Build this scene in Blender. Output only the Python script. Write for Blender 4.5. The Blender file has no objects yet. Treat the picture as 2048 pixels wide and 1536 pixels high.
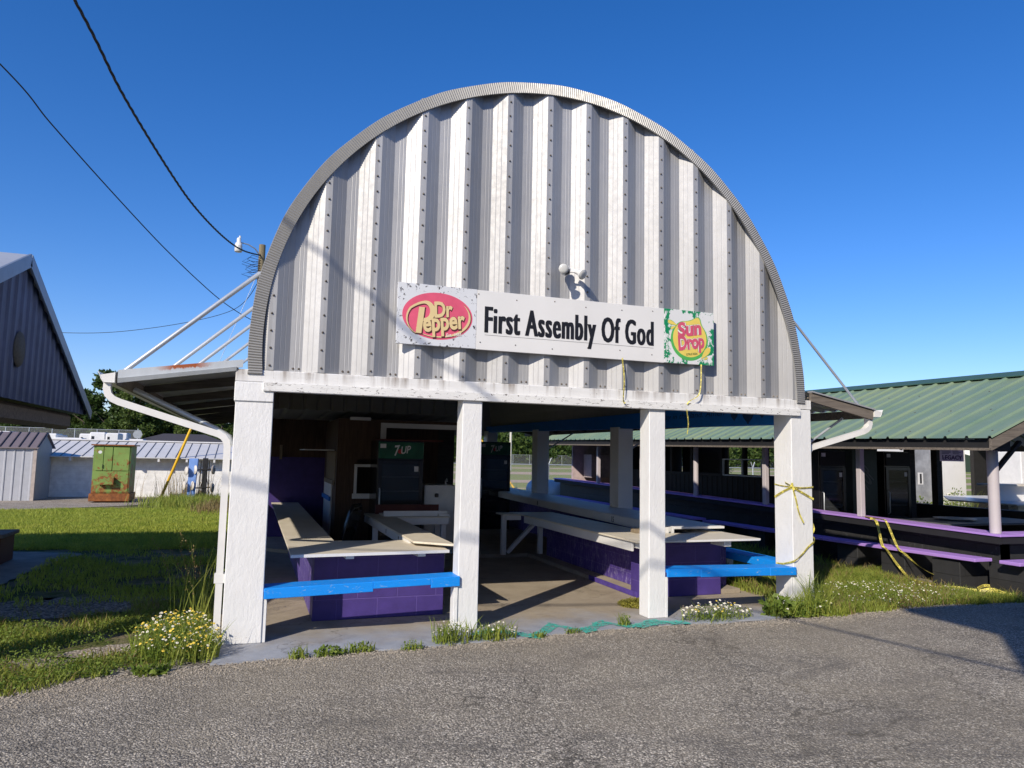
import bpy, bmesh, math, random
import numpy as np
from mathutils import Vector, Matrix
rnd = random.Random(7)
rng = np.random.default_rng(11)
R = math.radians
S = bpy.context.scene
COL = S.collection

# ------------------------------------------------------------------ camera
CAM = (0.1589, -6.5767, 1.6)
yaw, pitch, roll = 0.340818, 0.0992829, 0.0206668
f_ = Vector((math.sin(yaw)*math.cos(pitch), math.cos(yaw)*math.cos(pitch), math.sin(pitch)))
r0 = Vector((math.cos(yaw), -math.sin(yaw), 0)); u0 = r0.cross(f_)
r_ = r0*math.cos(roll)+u0*math.sin(roll); u_ = -r0*math.sin(roll)+u0*math.cos(roll)
cd = bpy.data.cameras.new('camera'); cam = bpy.data.objects.new('camera', cd); COL.objects.link(cam)
cam.matrix_world = Matrix(((r_.x, u_.x, -f_.x, CAM[0]), (r_.y, u_.y, -f_.y, CAM[1]), (r_.z, u_.z, -f_.z, CAM[2]), (0, 0, 0, 1)))
cd.sensor_width = 36; cd.lens = 1448.3*36/2048; cd.clip_end = 2000; cd.clip_start = 0.05
S.camera = cam
# ------------------------------------------------------------------ sky and sun
SUN_AZ, SUN_EL = R(227), R(32)      # azimuth clockwise from +Y
sdir = Vector((math.sin(SUN_AZ)*math.cos(SUN_EL), math.cos(SUN_AZ)*math.cos(SUN_EL), math.sin(SUN_EL)))
W = bpy.data.worlds.new('World'); S.world = W; W.use_nodes = True
wn = W.node_tree; bg = wn.nodes['Background']
sky = wn.nodes.new('ShaderNodeTexSky'); sky.sky_type = 'NISHITA'; sky.sun_disc = False
sky.sun_elevation = SUN_EL; sky.sun_rotation = SUN_AZ
sky.air_density = 1.0; sky.dust_density = 0.3; sky.ozone_density = 3.0; sky.altitude = 200
hs_ = wn.nodes.new('ShaderNodeHueSaturation'); hs_.inputs['Saturation'].default_value = 1.26; hs_.inputs['Value'].default_value = 1.0
tn_ = wn.nodes.new('ShaderNodeMix'); tn_.data_type = 'RGBA'; tn_.blend_type = 'MULTIPLY'; tn_.inputs[0].default_value = 1.0; tn_.inputs[7].default_value = (1.0, 0.99, 1.2, 1)
wn.links.new(sky.outputs[0], tn_.inputs[6]); wn.links.new(tn_.outputs[2], hs_.inputs['Color']); wn.links.new(hs_.outputs[0], bg.inputs[0]); bg.inputs[1].default_value = 0.132
sl = bpy.data.lights.new('sun', 'SUN'); so = bpy.data.objects.new('sun', sl); COL.objects.link(so)
sl.energy = 5.0; sl.angle = R(0.5); sl.color = (1.0, 0.905, 0.765)
so.rotation_euler = sdir.to_track_quat('Z', 'Y').to_euler(); so.location = (-20, -20, 25)
S.view_settings.view_transform = 'Standard'; S.view_settings.look = 'None'
S.view_settings.exposure = 0.0; S.view_settings.gamma = 1.0
S.cycles.use_denoising = True
S.cycles.max_bounces = 6

# ------------------------------------------------------------------ material helpers
class NT:
    def __init__(s, name):
        s.m = bpy.data.materials.new(name); s.m.use_nodes = True; s.t = s.m.node_tree
        s.b = s.t.nodes['Principled BSDF']; s.tc = None
    def n(s, typ, **k):
        x = s.t.nodes.new(typ)
        for a, v in k.items():
            if a.startswith('i_'):
                key = a[2:]; x.inputs[int(key) if key.isdigit() else key.replace('_', ' ')].default_value = v
            else: setattr(x, a, v)
        return x
    def l(s, a, b): s.t.links.new(a, b)
    def co(s, scale=(1, 1, 1)):
        if s.tc is None: s.tc = s.n('ShaderNodeTexCoord')
        if scale == (1, 1, 1): return s.tc.outputs['Object']
        mp = s.n('ShaderNodeMapping'); mp.inputs['Scale'].default_value = scale
        s.l(s.tc.outputs['Object'], mp.inputs[0]); return mp.outputs[0]
    def noise(s, scale, detail=4, rough=0.55, stretch=(1, 1, 1), dist=0.0):
        x = s.n('ShaderNodeTexNoise'); x.inputs['Scale'].default_value = scale; x.inputs['Detail'].default_value = detail
        x.inputs['Roughness'].default_value = rough; x.inputs['Distortion'].default_value = dist
        s.l(s.co(stretch), x.inputs['Vector']); return x.outputs[0]
    def ramp(s, fac, stops):
        x = s.n('ShaderNodeValToRGB'); e = x.color_ramp.elements
        while len(e) < len(stops): e.new(0.5)
        for i, (p, c) in enumerate(stops):
            e[i].position = p; e[i].color = (c, c, c, 1) if isinstance(c, (int, float)) else (*c, 1)
        s.l(fac, x.inputs[0]); return x.outputs[0]
    def mix(s, fac, a, b, mode='MIX'):
        x = s.n('ShaderNodeMix', data_type='RGBA', blend_type=mode)
        for v, i in ((fac, 0), (a, 6), (b, 7)):
            if isinstance(v, (int, float)): x.inputs[i].default_value = v
            elif isinstance(v, tuple): x.inputs[i].default_value = (*v, 1)
            else: s.l(v, x.inputs[i])
        return x.outputs[2]
    def math(s, op, a, b=0.0):
        x = s.n('ShaderNodeMath', operation=op)
        for v, i in ((a, 0), (b, 1)):
            if isinstance(v, (int, float)): x.inputs[i].default_value = v
            else: s.l(v, x.inputs[i])
        return x.outputs[0]
    def xyz(s):
        x = s.n('ShaderNodeSeparateXYZ'); s.l(s.co(), x.inputs[0]); return x.outputs
    def base(s, c):
        if isinstance(c, tuple): s.b.inputs['Base Color'].default_value = (*c, 1)
        else: s.l(c, s.b.inputs['Base Color'])
    def set(s, rough=0.6, metal=0.0, spec=0.5):
        s.b.inputs['Roughness'].default_value = rough; s.b.inputs['Metallic'].default_value = metal
        s.b.inputs['Specular IOR Level'].default_value = spec
    def bump(s, h, strength=0.3, dist=0.01):
        x = s.n('ShaderNodeBump'); x.inputs['Strength'].default_value = strength; x.inputs['Distance'].default_value = dist
        s.l(h, x.inputs['Height'])
        if s.b.inputs['Normal'].is_linked:
            s.l(s.b.inputs['Normal'].links[0].from_socket, x.inputs['Normal'])
        s.l(x.outputs[0], s.b.inputs['Normal'])

def mul(c, k): return tuple(min(1, v*k) for v in c)

def plain(name, c, rough=0.6, metal=0.0, var=0.18, scale=9, bump=0.15, bscale=70, spec=0.4, stretch=(1, 1, 1)):
    m = NT(name); f = m.ramp(m.noise(scale, 6, 0.6, stretch), [(0.3, mul(c, 1-var)), (0.7, mul(c, 1+var*0.7))])
    m.base(f); m.set(rough, metal, spec)
    if bump: m.bump(m.noise(bscale, 4, 0.6, stretch), bump, 0.004)
    return m.m

def painted(name, c, chip=None, chip_amt=0.0, stretch=(1, 1, 0.12), grain=0.35, rough=0.5, dirt=(0.35, 0.28, 0.2), dirt_amt=0.25):
    """brushed paint on rough timber: grain relief, grime, a few chips"""
    m = NT(name)
    g = m.noise(26, 8, 0.62, stretch, 0.6); g2 = m.noise(120, 4, 0.6)
    col = m.ramp(m.noise(3.5, 6, 0.6), [(0.3, mul(c, 0.93)), (0.7, c)])
    d = m.ramp(m.noise(7, 8, 0.65, (1, 1, 0.35)), [(0.6, 0.0), (0.82, 1.0)])
    col = m.mix(m.math('MULTIPLY', d, dirt_amt), col, dirt)
    if chip:
        k = m.ramp(m.noise(34, 9, 0.72, (0.45, 1, 1.6), 0.8), [(1-chip_amt-0.015, 0.0), (1-chip_amt, 1.0)])
        col = m.mix(k, col, chip)
    # fine dark pin holes
    v = m.n('ShaderNodeTexVoronoi'); v.inputs['Scale'].default_value = 26; m.l(m.co(), v.inputs['Vector'])
    pin = m.ramp(v.outputs['Distance'], [(0.035, 1.0), (0.055, 0.0)])
    col = m.mix(m.math('MULTIPLY', pin, 0.75), col, mul(c, 0.18))
    m.base(col); m.set(rough, 0, 0.4)
    m.bump(g, min(1, grain*1.0), 0.010); m.bump(g2, 0.35, 0.004); m.bump(m.noise(48, 3, 0.5), 0.18, 0.007)
    return m.m

def wood(name, c, axis=1, rough=0.75):
    st = [14, 14, 14]; st[axis] = 1.0
    m = NT(name); g = m.noise(2.2, 9, 0.65, tuple(st), 0.7)
    m.base(m.ramp(g, [(0.3, mul(c, 0.5)), (0.5, c), (0.72, mul(c, 1.35))])); m.set(rough, 0, 0.3); m.bump(g, 0.35, 0.008)
    return m.m

def galv(name, c=(0.56, 0.565, 0.57), rough=0.42, metal=0.35, stain=0.25):
    m = NT(name)
    a = m.noise(1.3, 6, 0.6, (3, 3, 0.6)); b = m.noise(55, 3, 0.5)
    col = m.ramp(a, [(0.28, mul(c, 0.91)), (0.5, c), (0.75, mul(c, 1.07))])
    col = m.mix(m.math('MULTIPLY', m.ramp(b, [(0.35, 0.0), (0.7, 1.0)]), 0.16), col, mul(c, 1.2))
    d = m.ramp(m.noise(2.2, 8, 0.7, (2, 2, 0.6)), [(0.62, 0.0), (0.85, 1.0)])
    col = m.mix(m.math('MULTIPLY', d, stain), col, (0.25, 0.2, 0.15))
    m.base(col); m.set(rough, metal, 0.5)
    m.l(m.ramp(m.noise(18, 5, 0.6), [(0.3, rough-0.04), (0.7, rough+0.07)]), m.b.inputs['Roughness'])
    m.bump(m.noise(3, 3, 0.5, (1.5, 1.5, 0.5)), 0.06, 0.02)
    return m.m

def leafmat(name, c1, c2, trans=0.35, scale=1.7):
    m = NT(name)
    col = m.ramp(m.noise(scale, 6, 0.65), [(0.32, c1), (0.68, c2)])
    fine = m.ramp(m.noise(31, 3, 0.6), [(0.3, 0.6), (0.72, 1.3)])
    col = m.mix(1.0, col, fine, 'MULTIPLY')
    m.base(col); m.set(0.55, 0, 0.3)
    t = m.n('ShaderNodeBsdfTranslucent'); m.l(col, t.inputs[0])
    x = m.n('ShaderNodeMixShader'); x.inputs[0].default_value = trans
    m.l(m.b.outputs[0], x.inputs[1]); m.l(t.outputs[0], x.inputs[2])
    m.l(x.outputs[0], m.t.nodes['Material Output'].inputs[0])
    return m.m

def blocks(name, c, mort=None, bump=0.5, worn=0.0, worn_c=(0.6, 0.58, 0.7), rough=0.55, axis='xz', off=(0, 0)):
    """painted concrete blocks: joints from a brick texture"""
    m = NT(name); s = m.xyz(); cb = m.n('ShaderNodeCombineXYZ')
    m.l(s[0] if axis == 'xz' else s[1], cb.inputs[0]); m.l(s[2], cb.inputs[1])
    br = m.n('ShaderNodeTexBrick'); br.inputs['Scale'].default_value = 1.0
    br.inputs['Brick Width'].default_value = 0.39; br.inputs['Row Height'].default_value = 0.195
    br.inputs['Mortar Size'].default_value = 0.006; br.inputs['Mortar Smooth'].default_value = 0.4
    m.l(cb.outputs[0], br.inputs['Vector'])
    fac = br.outputs['Fac']
    col = m.ramp(m.noise(5, 6, 0.6), [(0.3, mul(c, 0.82)), (0.7, mul(c, 1.15))])
    col = m.mix(m.math('MULTIPLY', fac, 0.45), col, mort or mul(c, 1.6))
    if worn:
        k = m.ramp(m.noise(15, 10, 0.75, (2.2, 2.2, 0.6), 1.0), [(1-worn-0.06, 0.0), (1-worn+0.04, 1.0)])
        col = m.mix(m.math('MULTIPLY', k, 0.6), col, worn_c)
    m.base(col); m.set(rough, 0, 0.45)
    m.bump(m.math('SUBTRACT', 1.0, fac), bump, 0.006); m.bump(m.noise(90, 4, 0.65), 0.35, 0.004)
    return m.m

# ------------------------------------------------------------------ mesh builder
class MB:
    def __init__(s): s.v = []; s.f = []; s.mi = []; s.sm = []
    def add(s, vs, fs, mi=0, smooth=False):
        o = len(s.v); s.v += [tuple(v) for v in vs]
        for q in fs: s.f.append(tuple(o+i for i in q)); s.mi.append(mi); s.sm.append(smooth)
        return s
    def hexa(s, p, mi=0):     # p: 8 points, bottom 4 ccw, top 4 ccw
        return s.add(p, [(3, 2, 1, 0), (4, 5, 6, 7), (0, 1, 5, 4), (1, 2, 6, 5), (2, 3, 7, 6), (3, 0, 4, 7)], mi)
    def box(s, x0, x1, y0, y1, z0, z1, mi=0):
        return s.hexa([(x0, y0, z0), (x1, y0, z0), (x1, y1, z0), (x0, y1, z0), (x0, y0, z1), (x1, y0, z1), (x1, y1, z1), (x0, y1, z1)], mi)
    def beam(s, a, b, w, h, up=(0, 0, 1), mi=0):   # rectangular bar from a to b
        a = Vector(a); b = Vector(b); d = (b-a).normalized(); up = Vector(up)
        sd = d.cross(up).normalized()*w/2; uu = sd.normalized().cross(d)*h/2
        return s.hexa([a-sd-uu, a+sd-uu, b+sd-uu, b-sd-uu, a-sd+uu, a+sd+uu, b+sd+uu, b-sd+uu], mi)
    def poly(s, pts, z0, z1, mi=0):                # vertical prism from an xy outline (ccw)
        n = len(pts); vs = [(x, y, z0) for x, y in pts]+[(x, y, z1) for x, y in pts]
        fs = [tuple(range(n-1, -1, -1)), tuple(range(n, 2*n))]+[(i, (i+1) % n, n+(i+1) % n, n+i) for i in range(n)]
        return s.add(vs, fs, mi)
    def prism(s, pts, d, mi=0):                    # planar 3d outline pushed by vector d
        n = len(pts); d = Vector(d); vs = [Vector(p) for p in pts]+[Vector(p)+d for p in pts]
        fs = [tuple(range(n-1, -1, -1)), tuple(range(n, 2*n))]+[(i, (i+1) % n, n+(i+1) % n, n+i) for i in range(n)]
        return s.add(vs, fs, mi)
    def tube(s, path, rad, n=8, mi=0, smooth=True, caps=True, rect=None, up=None):
        P = [Vector(p) for p in path]; k = len(P); rs = rad if isinstance(rad, (list, tuple)) else [rad]*k
        rings = []; prev = None
        for i in range(k):
            d = (P[min(i+1, k-1)]-P[max(i-1, 0)]).normalized()
            if prev is None:
                h = Vector(up) if up else (Vector((0, 0, 1)) if abs(d.z) < 0.9 else Vector((0, 1, 0)))
                e1 = (h-d*h.dot(d)).normalized()
            else: e1 = (prev-d*prev.dot(d)).normalized()
            prev = e1; e2 = d.cross(e1)
            if rect:
                w, h2 = rect[0]/2, rect[1]/2
                rings.append([P[i]+e2*a*w+e1*b*h2 for a, b in ((-1, -1), (1, -1), (1, 1), (-1, 1))])
            else:
                rings.append([P[i]+(e1*math.cos(t)+e2*math.sin(t))*rs[i] for t in [2*math.pi*j/n for j in range(n)]])
        m = len(rings[0]); vs = [q for r in rings for q in r]; fs = []
        for i in range(k-1):
            for j in range(m): fs.append((i*m+j, i*m+(j+1) % m, (i+1)*m+(j+1) % m, (i+1)*m+j))
        s.add(vs, fs, mi, smooth and not rect)
        if caps: s.add(rings[0], [tuple(range(m-1, -1, -1))], mi); s.add(rings[-1], [tuple(range(m))], mi)
        return s
    def lathe(s, prof, c, axis=(0, 0, 1), n=20, mi=0, smooth=True):
        a = Vector(axis).normalized(); h = Vector((0, 0, 1)) if abs(a.z) < 0.9 else Vector((1, 0, 0))
        e1 = (h-a*h.dot(a)).normalized(); e2 = a.cross(e1); c = Vector(c); vs = []; fs = []
        for r, z in prof:
            for j in range(n):
                t = 2*math.pi*j/n; vs.append(c+a*z+(e1*math.cos(t)+e2*math.sin(t))*r)
        for i in range(len(prof)-1):
            for j in range(n): fs.append((i*n+j, i*n+(j+1) % n, (i+1)*n+(j+1) % n, (i+1)*n+j))
        s.add(vs, fs, mi, smooth)
        return s
    def build(s, name, mats, parent=None, bevel=0.0, loc=None):
        o_ = origin(parent) if parent else Vector(loc or (0, 0, 0))
        me = bpy.data.meshes.new(name)
        v = np.array([tuple(q) for q in s.v], dtype=np.float64)-np.array(o_)
        me.from_pydata(v.tolist(), [], s.f)
        for m in (mats if isinstance(mats, (list, tuple)) else [mats]): me.materials.append(m)
        me.polygons.foreach_set('material_index', s.mi); me.polygons.foreach_set('use_smooth', s.sm)
        me.validate(); me.update()
        ob = bpy.data.objects.new(name, me); COL.objects.link(ob)
        if parent: ob.parent = parent
        else: ob.location = o_
        if bevel:
            md = ob.modifiers.new('bevel', 'BEVEL'); md.width = bevel; md.segments = 1; md.limit_method = 'ANGLE'; md.angle_limit = R(40)
        return ob

def origin(o):
    while o.parent: o = o.parent
    return Vector(o.location)

def tag(o, label, cat, group=None, kind=None):
    if label: o['label'] = label
    if cat: o['category'] = cat
    if group: o['group'] = group
    if kind: o['kind'] = kind
    return o
def thing(name, label, cat, loc=(0, 0, 0), group=None):
    e = bpy.data.objects.new(name, None); e.location = loc; e.empty_display_size = 0.2; COL.objects.link(e)
    return tag(e, label, cat, group)
def dup(o, loc=None, rz=None, label=None, scale=None):
    kids = [c for c in o.children]
    c = o.copy(); COL.objects.link(c)
    def rec(src, dst):
        for k in list(src.children):
            kk = k.copy(); COL.objects.link(kk); kk.parent = dst; rec(k, kk)
    rec(o, c)
    if loc is not None: c.location = loc
    if rz is not None: c.rotation_euler.z = rz
    if scale is not None: c.scale = (scale,)*3 if isinstance(scale, (int, float)) else scale
    if label: c['label'] = label
    return c

def text_poly(body, offset=0.0, shear=0.0, res=3, space=1.0):
    cu = bpy.data.curves.new('t', 'FONT'); cu.body = body; cu.offset = offset; cu.shear = shear; cu.resolution_u = res; cu.space_character = space
    ob = bpy.data.objects.new('t', cu); COL.objects.link(ob)
    dg = bpy.context.evaluated_depsgraph_get(); dg.update()
    me = bpy.data.meshes.new_from_object(ob.evaluated_get(dg))
    v = np.array([tuple(p.co) for p in me.vertices]); fs = [tuple(p.vertices) for p in me.polygons]
    bpy.data.objects.remove(ob); bpy.data.curves.remove(cu); bpy.data.meshes.remove(me)
    return v, fs
def put_text(mb, body, x0, x1, z0, z1, y, offset=0.0, shear=0.0, rot=0.0, mi=0, fit=None, ref=None, space=1.0):
    """letters on the plane y; the box x0..x1, z0..z1 holds the ink of ref (or body)"""
    v, fs = text_poly(body, offset, shear, space=space); r = v if ref is None else text_poly(ref, offset, shear, space=space)[0]
    a, b = v[:, 0].min(), v[:, 0].max(); c, d = r[:, 1].min(), r[:, 1].max()
    X = x0+(v[:, 0]-a)/(b-a)*(x1-x0); Z = z0+(v[:, 1]-c)/(d-c)*(z1-z0)
    cx, cz = (x0+x1)/2, (z0+z1)/2; ca, sa = math.cos(rot), math.sin(rot)
    mb.add([(cx+(p-cx)*ca-(q-cz)*sa, y, cz+(p-cx)*sa+(q-cz)*ca) for p, q in zip(X, Z)], fs, mi)
def disc(mb, cx, cz, rx, rz, y, n=48, mi=0, rot=0.0, a0=0, a1=2*math.pi):
    p = []
    for i in range(n):
        t = a0+(a1-a0)*i/n; a, b = rx*math.cos(t), rz*math.sin(t)
        p.append((cx+a*math.cos(rot)-b*math.sin(rot), y, cz+a*math.sin(rot)+b*math.cos(rot)))
    mb.add(p, [tuple(range(n))], mi)
def crescent(mb, cx, cz, rx, rz, y, a0, a1, w0, mi=0, n=40, rot=0.0):
    """band along an ellipse, thick in the middle and fading to points"""
    vs = []; fs = []
    for i in range(n+1):
        t = a0+(a1-a0)*i/n; k = w0*math.sin(math.pi*i/n)**0.8
        for q in (1.0, 1-k):
            a, b = rx*q*math.cos(t), rz*q*math.sin(t)
            vs.append((cx+a*math.cos(rot)-b*math.sin(rot), y, cz+a*math.sin(rot)+b*math.cos(rot)))
    for i in range(n): fs.append((2*i, 2*i+2, 2*i+3, 2*i+1))
    mb.add(vs, fs, mi)
# ------------------------------------------------------------------ materials
M = {}
M['white'] = painted('white_paint', (0.78, 0.78, 0.77), stretch=(1, 1, 0.4), grain=0.5, chip=(0.3, 0.26, 0.22), chip_amt=0.30)
M['white_h'] = painted('white_paint_board', (0.78, 0.775, 0.75), chip=(0.13, 0.11, 0.1), chip_amt=0.40, stretch=(0.12, 1, 1), dirt_amt=0.4)
def beam_mat():
    m = NT('white_beam_stained')
    c = (0.77, 0.765, 0.745)
    col = m.ramp(m.noise(3.5, 6, 0.6), [(0.3, mul(c, 0.92)), (0.7, c)])
    s = m.xyz()
    # rusty run marks under the ribs of the metal cladding
    streak = m.ramp(m.noise(3.1, 7, 0.65, (3.2, 1, 0.22)), [(0.47, 0.0), (0.66, 1.0)])
    z = m.ramp(m.math('MULTIPLY', m.math('SUBTRACT', s[2], 2.17), 7.0), [(0.15, 0.25), (0.95, 1.0)])
    col = m.mix(m.math('MULTIPLY', m.math('MULTIPLY', streak, z), 0.85), col, (0.17, 0.12, 0.08))
    k = m.ramp(m.noise(40, 9, 0.7), [(0.63, 0.0), (0.65, 1.0)]); col = m.mix(k, col, (0.16, 0.13, 0.11))
    m.base(col); m.set(0.55, 0, 0.4); m.bump(m.noise(24, 8, 0.62, (0.2, 1, 1)), 0.3, 0.012); return m.m
M['beam'] = beam_mat()
def clad_mat():
    mt = galv('galvanised_cladding', (0.455, 0.455, 0.455), 0.56, 0.42, 0.2); t = mt.node_tree; m = NT.__new__(NT); m.m = mt; m.t = t; m.b = t.nodes['Principled BSDF']; m.tc = None
    old = m.b.inputs['Base Color'].links[0].from_socket; s = m.xyz()
    u = m.math('FLOOR', m.math('DIVIDE', m.math('ADD', s[0], 3.04-0.262-0.0), 0.4315)); w = m.n('ShaderNodeTexWhiteNoise', noise_dimensions='1D'); m.l(u, w.inputs['W'])
    col = m.mix(1.0, old, m.ramp(w.outputs['Value'], [(0.0, 0.84), (1.0, 1.1)]), 'MULTIPLY')
    run = m.ramp(m.noise(2.6, 8, 0.7, (16, 1, 0.35)), [(0.6, 0.0), (0.8, 0.55)]); col = m.mix(run, col, (0.2, 0.17, 0.14))
    smear = m.ramp(m.noise(1.1, 7, 0.65), [(0.4, 0.0), (0.7, 0.3)]); col = m.mix(smear, col, (0.33, 0.32, 0.3))
    m.base(col); m.bump(m.noise(1.4, 3, 0.5, (1.2, 1, 0.7)), 0.18, 0.05); return mt
M['galv'] = clad_mat(); M['galv_rib'] = galv('galvanised_rim', (0.34, 0.335, 0.32), 0.5, 0.4, 0.3)
M['galv_dark'] = galv('weathered_sheet', (0.34, 0.34, 0.34), 0.55, 0.2, 0.45)
M['galv_awn'] = galv('awning_sheet', (0.55, 0.56, 0.56), 0.4, 0.5, 0.15)
M['pipe'] = galv('galvanised_pipe', (0.5, 0.53, 0.56), 0.4, 0.4, 0.15)
def trim_rust():
    m = NT('galvanised_trim_rust'); c = (0.5, 0.53, 0.55)
    col = m.ramp(m.noise(6, 6, 0.6, (1, 1, 0.2)), [(0.3, mul(c, 0.85)), (0.7, mul(c, 1.1))])
    s = m.xyz()   # rust bitten into the top edge over one stretch
    s = (m.math('ADD', s[0], 3.04), s[1], s[2])
    d = m.math('ABSOLUTE', m.math('SUBTRACT', s[0], -0.41))
    w = m.ramp(m.math('MULTIPLY', d, 2.6), [(0.22, 1.0), (0.6, 0.0)])
    h = m.math('ADD', m.math('MULTIPLY', m.math('SUBTRACT', s[2], m.math('MULTIPLY', s[0], 0.153)), 1.0), m.math('MULTIPLY', m.math('SUBTRACT', m.noise(14, 5, 0.7, (3, 1, 0.6)), 0.5), 0.075))
    k = m.math('MULTIPLY', m.ramp(m.math('MULTIPLY', m.math('SUBTRACT', h, 2.33), 20.0), [(0.05, 0.0), (0.3, 1.0)]), w)
    col = m.mix(k, col, (0.34, 0.085, 0.02))
    m.base(col); m.set(0.5, 0.2, 0.5); return m.m
M['trim_rust'] = trim_rust()
M['screw'] = plain('screw_head', (0.16, 0.14, 0.12), 0.4, 0.7)
M['gutter'] = plain('white_gutter', (0.76, 0.75, 0.72), 0.35, 0, 0.07, 5, 0.05)
M['old_wood'] = wood('weathered_timber', (0.17, 0.145, 0.12), 0)
M['rafter'] = wood('dark_rafter', (0.06, 0.053, 0.046), 0)
M['brown_panel'] = wood('brown_panelling', (0.085, 0.052, 0.035), 2)
M['slat_wood'] = wood('pale_slats', (0.24, 0.19, 0.13), 2)
M['purple'] = blocks('purple_block', (0.062, 0.038, 0.2), (0.13, 0.09, 0.33))
M['purple_side'] = blocks('purple_block_worn', (0.075, 0.045, 0.235), (0.2, 0.16, 0.4), worn=0.42, worn_c=(0.4, 0.35, 0.55), axis='yz')
M['purple_sheet'] = plain('purple_sheet', (0.05, 0.03, 0.17), 0.5)
M['purple_curb'] = plain('purple_curb', (0.08, 0.05, 0.26), 0.6, 0, 0.3)
M['lilac'] = painted('lilac_paint', (0.45, 0.26, 0.68), stretch=(1, 0.12, 1), dirt_amt=0.15)
M['bench_blue'] = painted('blue_bench_paint', (0.006, 0.26, 0.82), chip=(0.35, 0.45, 0.52), chip_amt=0.365, stretch=(0.1, 1, 1), grain=0.25, dirt_amt=0.05, dirt=(0.05, 0.2, 0.5))
M['beam_blue'] = plain('blue_beam', (0.008, 0.16, 0.56), 0.5, 0, 0.1)
M['ink'] = plain('black_letter', (0.012, 0.013, 0.018), 0.5, 0, 0.1, bump=0)
def counter_mat():
    m = NT('counter_top'); col = m.ramp(m.noise(3, 6, 0.6), [(0.3, (0.62, 0.56, 0.45)), (0.7, (0.72, 0.66, 0.55))])
    k = m.ramp(m.noise(7, 9, 0.7, dist=1.0), [(0.58, 0.0), (0.72, 0.5)]); col = m.mix(k, col, (0.36, 0.29, 0.2))
    k = m.ramp(m.noise(5, 6, 0.6, (0.4, 9, 1)), [(0.66, 0.0), (0.7, 0.4)]); col = m.mix(k, col, (0.25, 0.21, 0.16))
    m.base(col); m.set(0.5, 0, 0.4); m.bump(m.noise(60, 4, 0.6), 0.08, 0.003); return m.m
M['counter'] = counter_mat()
M['white_flat'] = painted('white_counter_edge', (0.74, 0.73, 0.71), grain=0.2)
M['black_gloss'] = plain('black_enamel', (0.012, 0.012, 0.014), 0.22, 0, 0.2, bump=0.03, spec=0.6)
M['black_matt'] = plain('black_paint', (0.018, 0.018, 0.02), 0.7)
M['black_block'] = blocks('black_block', (0.032, 0.032, 0.034), (0.008, 0.008, 0.008), worn=0.36, worn_c=(0.2, 0.195, 0.19), axis='yz', bump=0.9)
M['black_block_x'] = blocks('black_block_front', (0.032, 0.032, 0.034), (0.008, 0.008, 0.008), worn=0.28, worn_c=(0.15, 0.145, 0.14), axis='xz', bump=0.6)
M['black_siding'] = plain('black_siding', (0.02, 0.019, 0.019), 0.6)
M['post'] = painted('lilac_grey_post', (0.52, 0.475, 0.49), grain=0.25)
def glass():
    m = NT('cooler_glass'); m.base((0.05, 0.055, 0.06)); m.set(0.05, 0, 0.9)
    m.b.inputs['Alpha'].default_value = 0.55; return m.m
M['glass'] = glass()
M['green_sign'] = plain('green_header', (0.008, 0.10, 0.05), 0.35, 0, 0.35, 5, 0.0)
M['shelf'] = plain('wire_shelf', (0.5, 0.5, 0.5), 0.4, 0.4)
M['white_plain'] = plain('white_enamel', (0.7, 0.7, 0.69), 0.35, 0, 0.08)
M['red'] = plain('red_print', (0.5, 0.03, 0.03), 0.45, 0, 0.1, bump=0)
M['dark_red'] = plain('dark_red_board', (0.1, 0.025, 0.018), 0.6)
M['yellow_guard'] = plain('yellow_guard', (0.72, 0.42, 0.01), 0.45, 0, 0.08)
M['cable'] = plain('black_cable', (0.02, 0.02, 0.022), 0.6)
M['pole'] = wood('utility_pole_wood', (0.2, 0.165, 0.1), 2)

def floor_mat():
    m = NT('floor_concrete')
    tan = m.ramp(m.noise(3, 8, 0.62), [(0.3, (0.30, 0.25, 0.185)), (0.7, (0.40, 0.34, 0.26))])
    grey = m.ramp(m.noise(6, 7, 0.6), [(0.3, (0.27, 0.29, 0.33)), (0.7, (0.37, 0.39, 0.425))])
    s = m.xyz()
    y = m.math('ADD', s[1], m.math('MULTIPLY', m.math('SUBTRACT', m.noise(2.2, 7, 0.65), 0.5), 1.5))
    k = m.ramp(m.math('ADD', m.math('MULTIPLY', y, 0.5), 0.35), [(0.25, 0.0), (0.62, 1.0)])
    col = m.mix(k, grey, tan)
    spk = m.ramp(m.noise(190, 3, 0.6), [(0.34, 0.66), (0.5, 1.0), (0.72, 1.12)])
    col = m.mix(1.0, col, spk, 'MULTIPLY')
    st = m.ramp(m.noise(1.7, 9, 0.7, dist=0.5), [(0.56, 0.0), (0.74, 1.0)]); col = m.mix(m.math('MULTIPLY', st, 0.5), col, (0.15, 0.12, 0.1))
    v = m.n('ShaderNodeTexVoronoi', feature='DISTANCE_TO_EDGE'); v.inputs['Scale'].default_value = 0.55
    wob = m.n('ShaderNodeVectorMath', operation='ADD'); m.l(m.co(), wob.inputs[0])
    nn = m.n('ShaderNodeTexNoise'); nn.inputs['Scale'].default_value = 3; nn.inputs['Detail'].default_value = 6; m.l(m.co(), nn.inputs['Vector']); m.l(nn.outputs['Color'], wob.inputs[1]); m.l(wob.outputs[0], v.inputs['Vector'])
    col = m.mix(m.ramp(v.outputs['Distance'], [(0.0, 0.55), (0.006, 0.0)]), col, (0.07, 0.06, 0.05))
    m.base(col); m.set(0.8, 0, 0.3); m.bump(m.noise(150, 4, 0.65), 0.35, 0.004); return m.m
M['floor'] = floor_mat()
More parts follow.
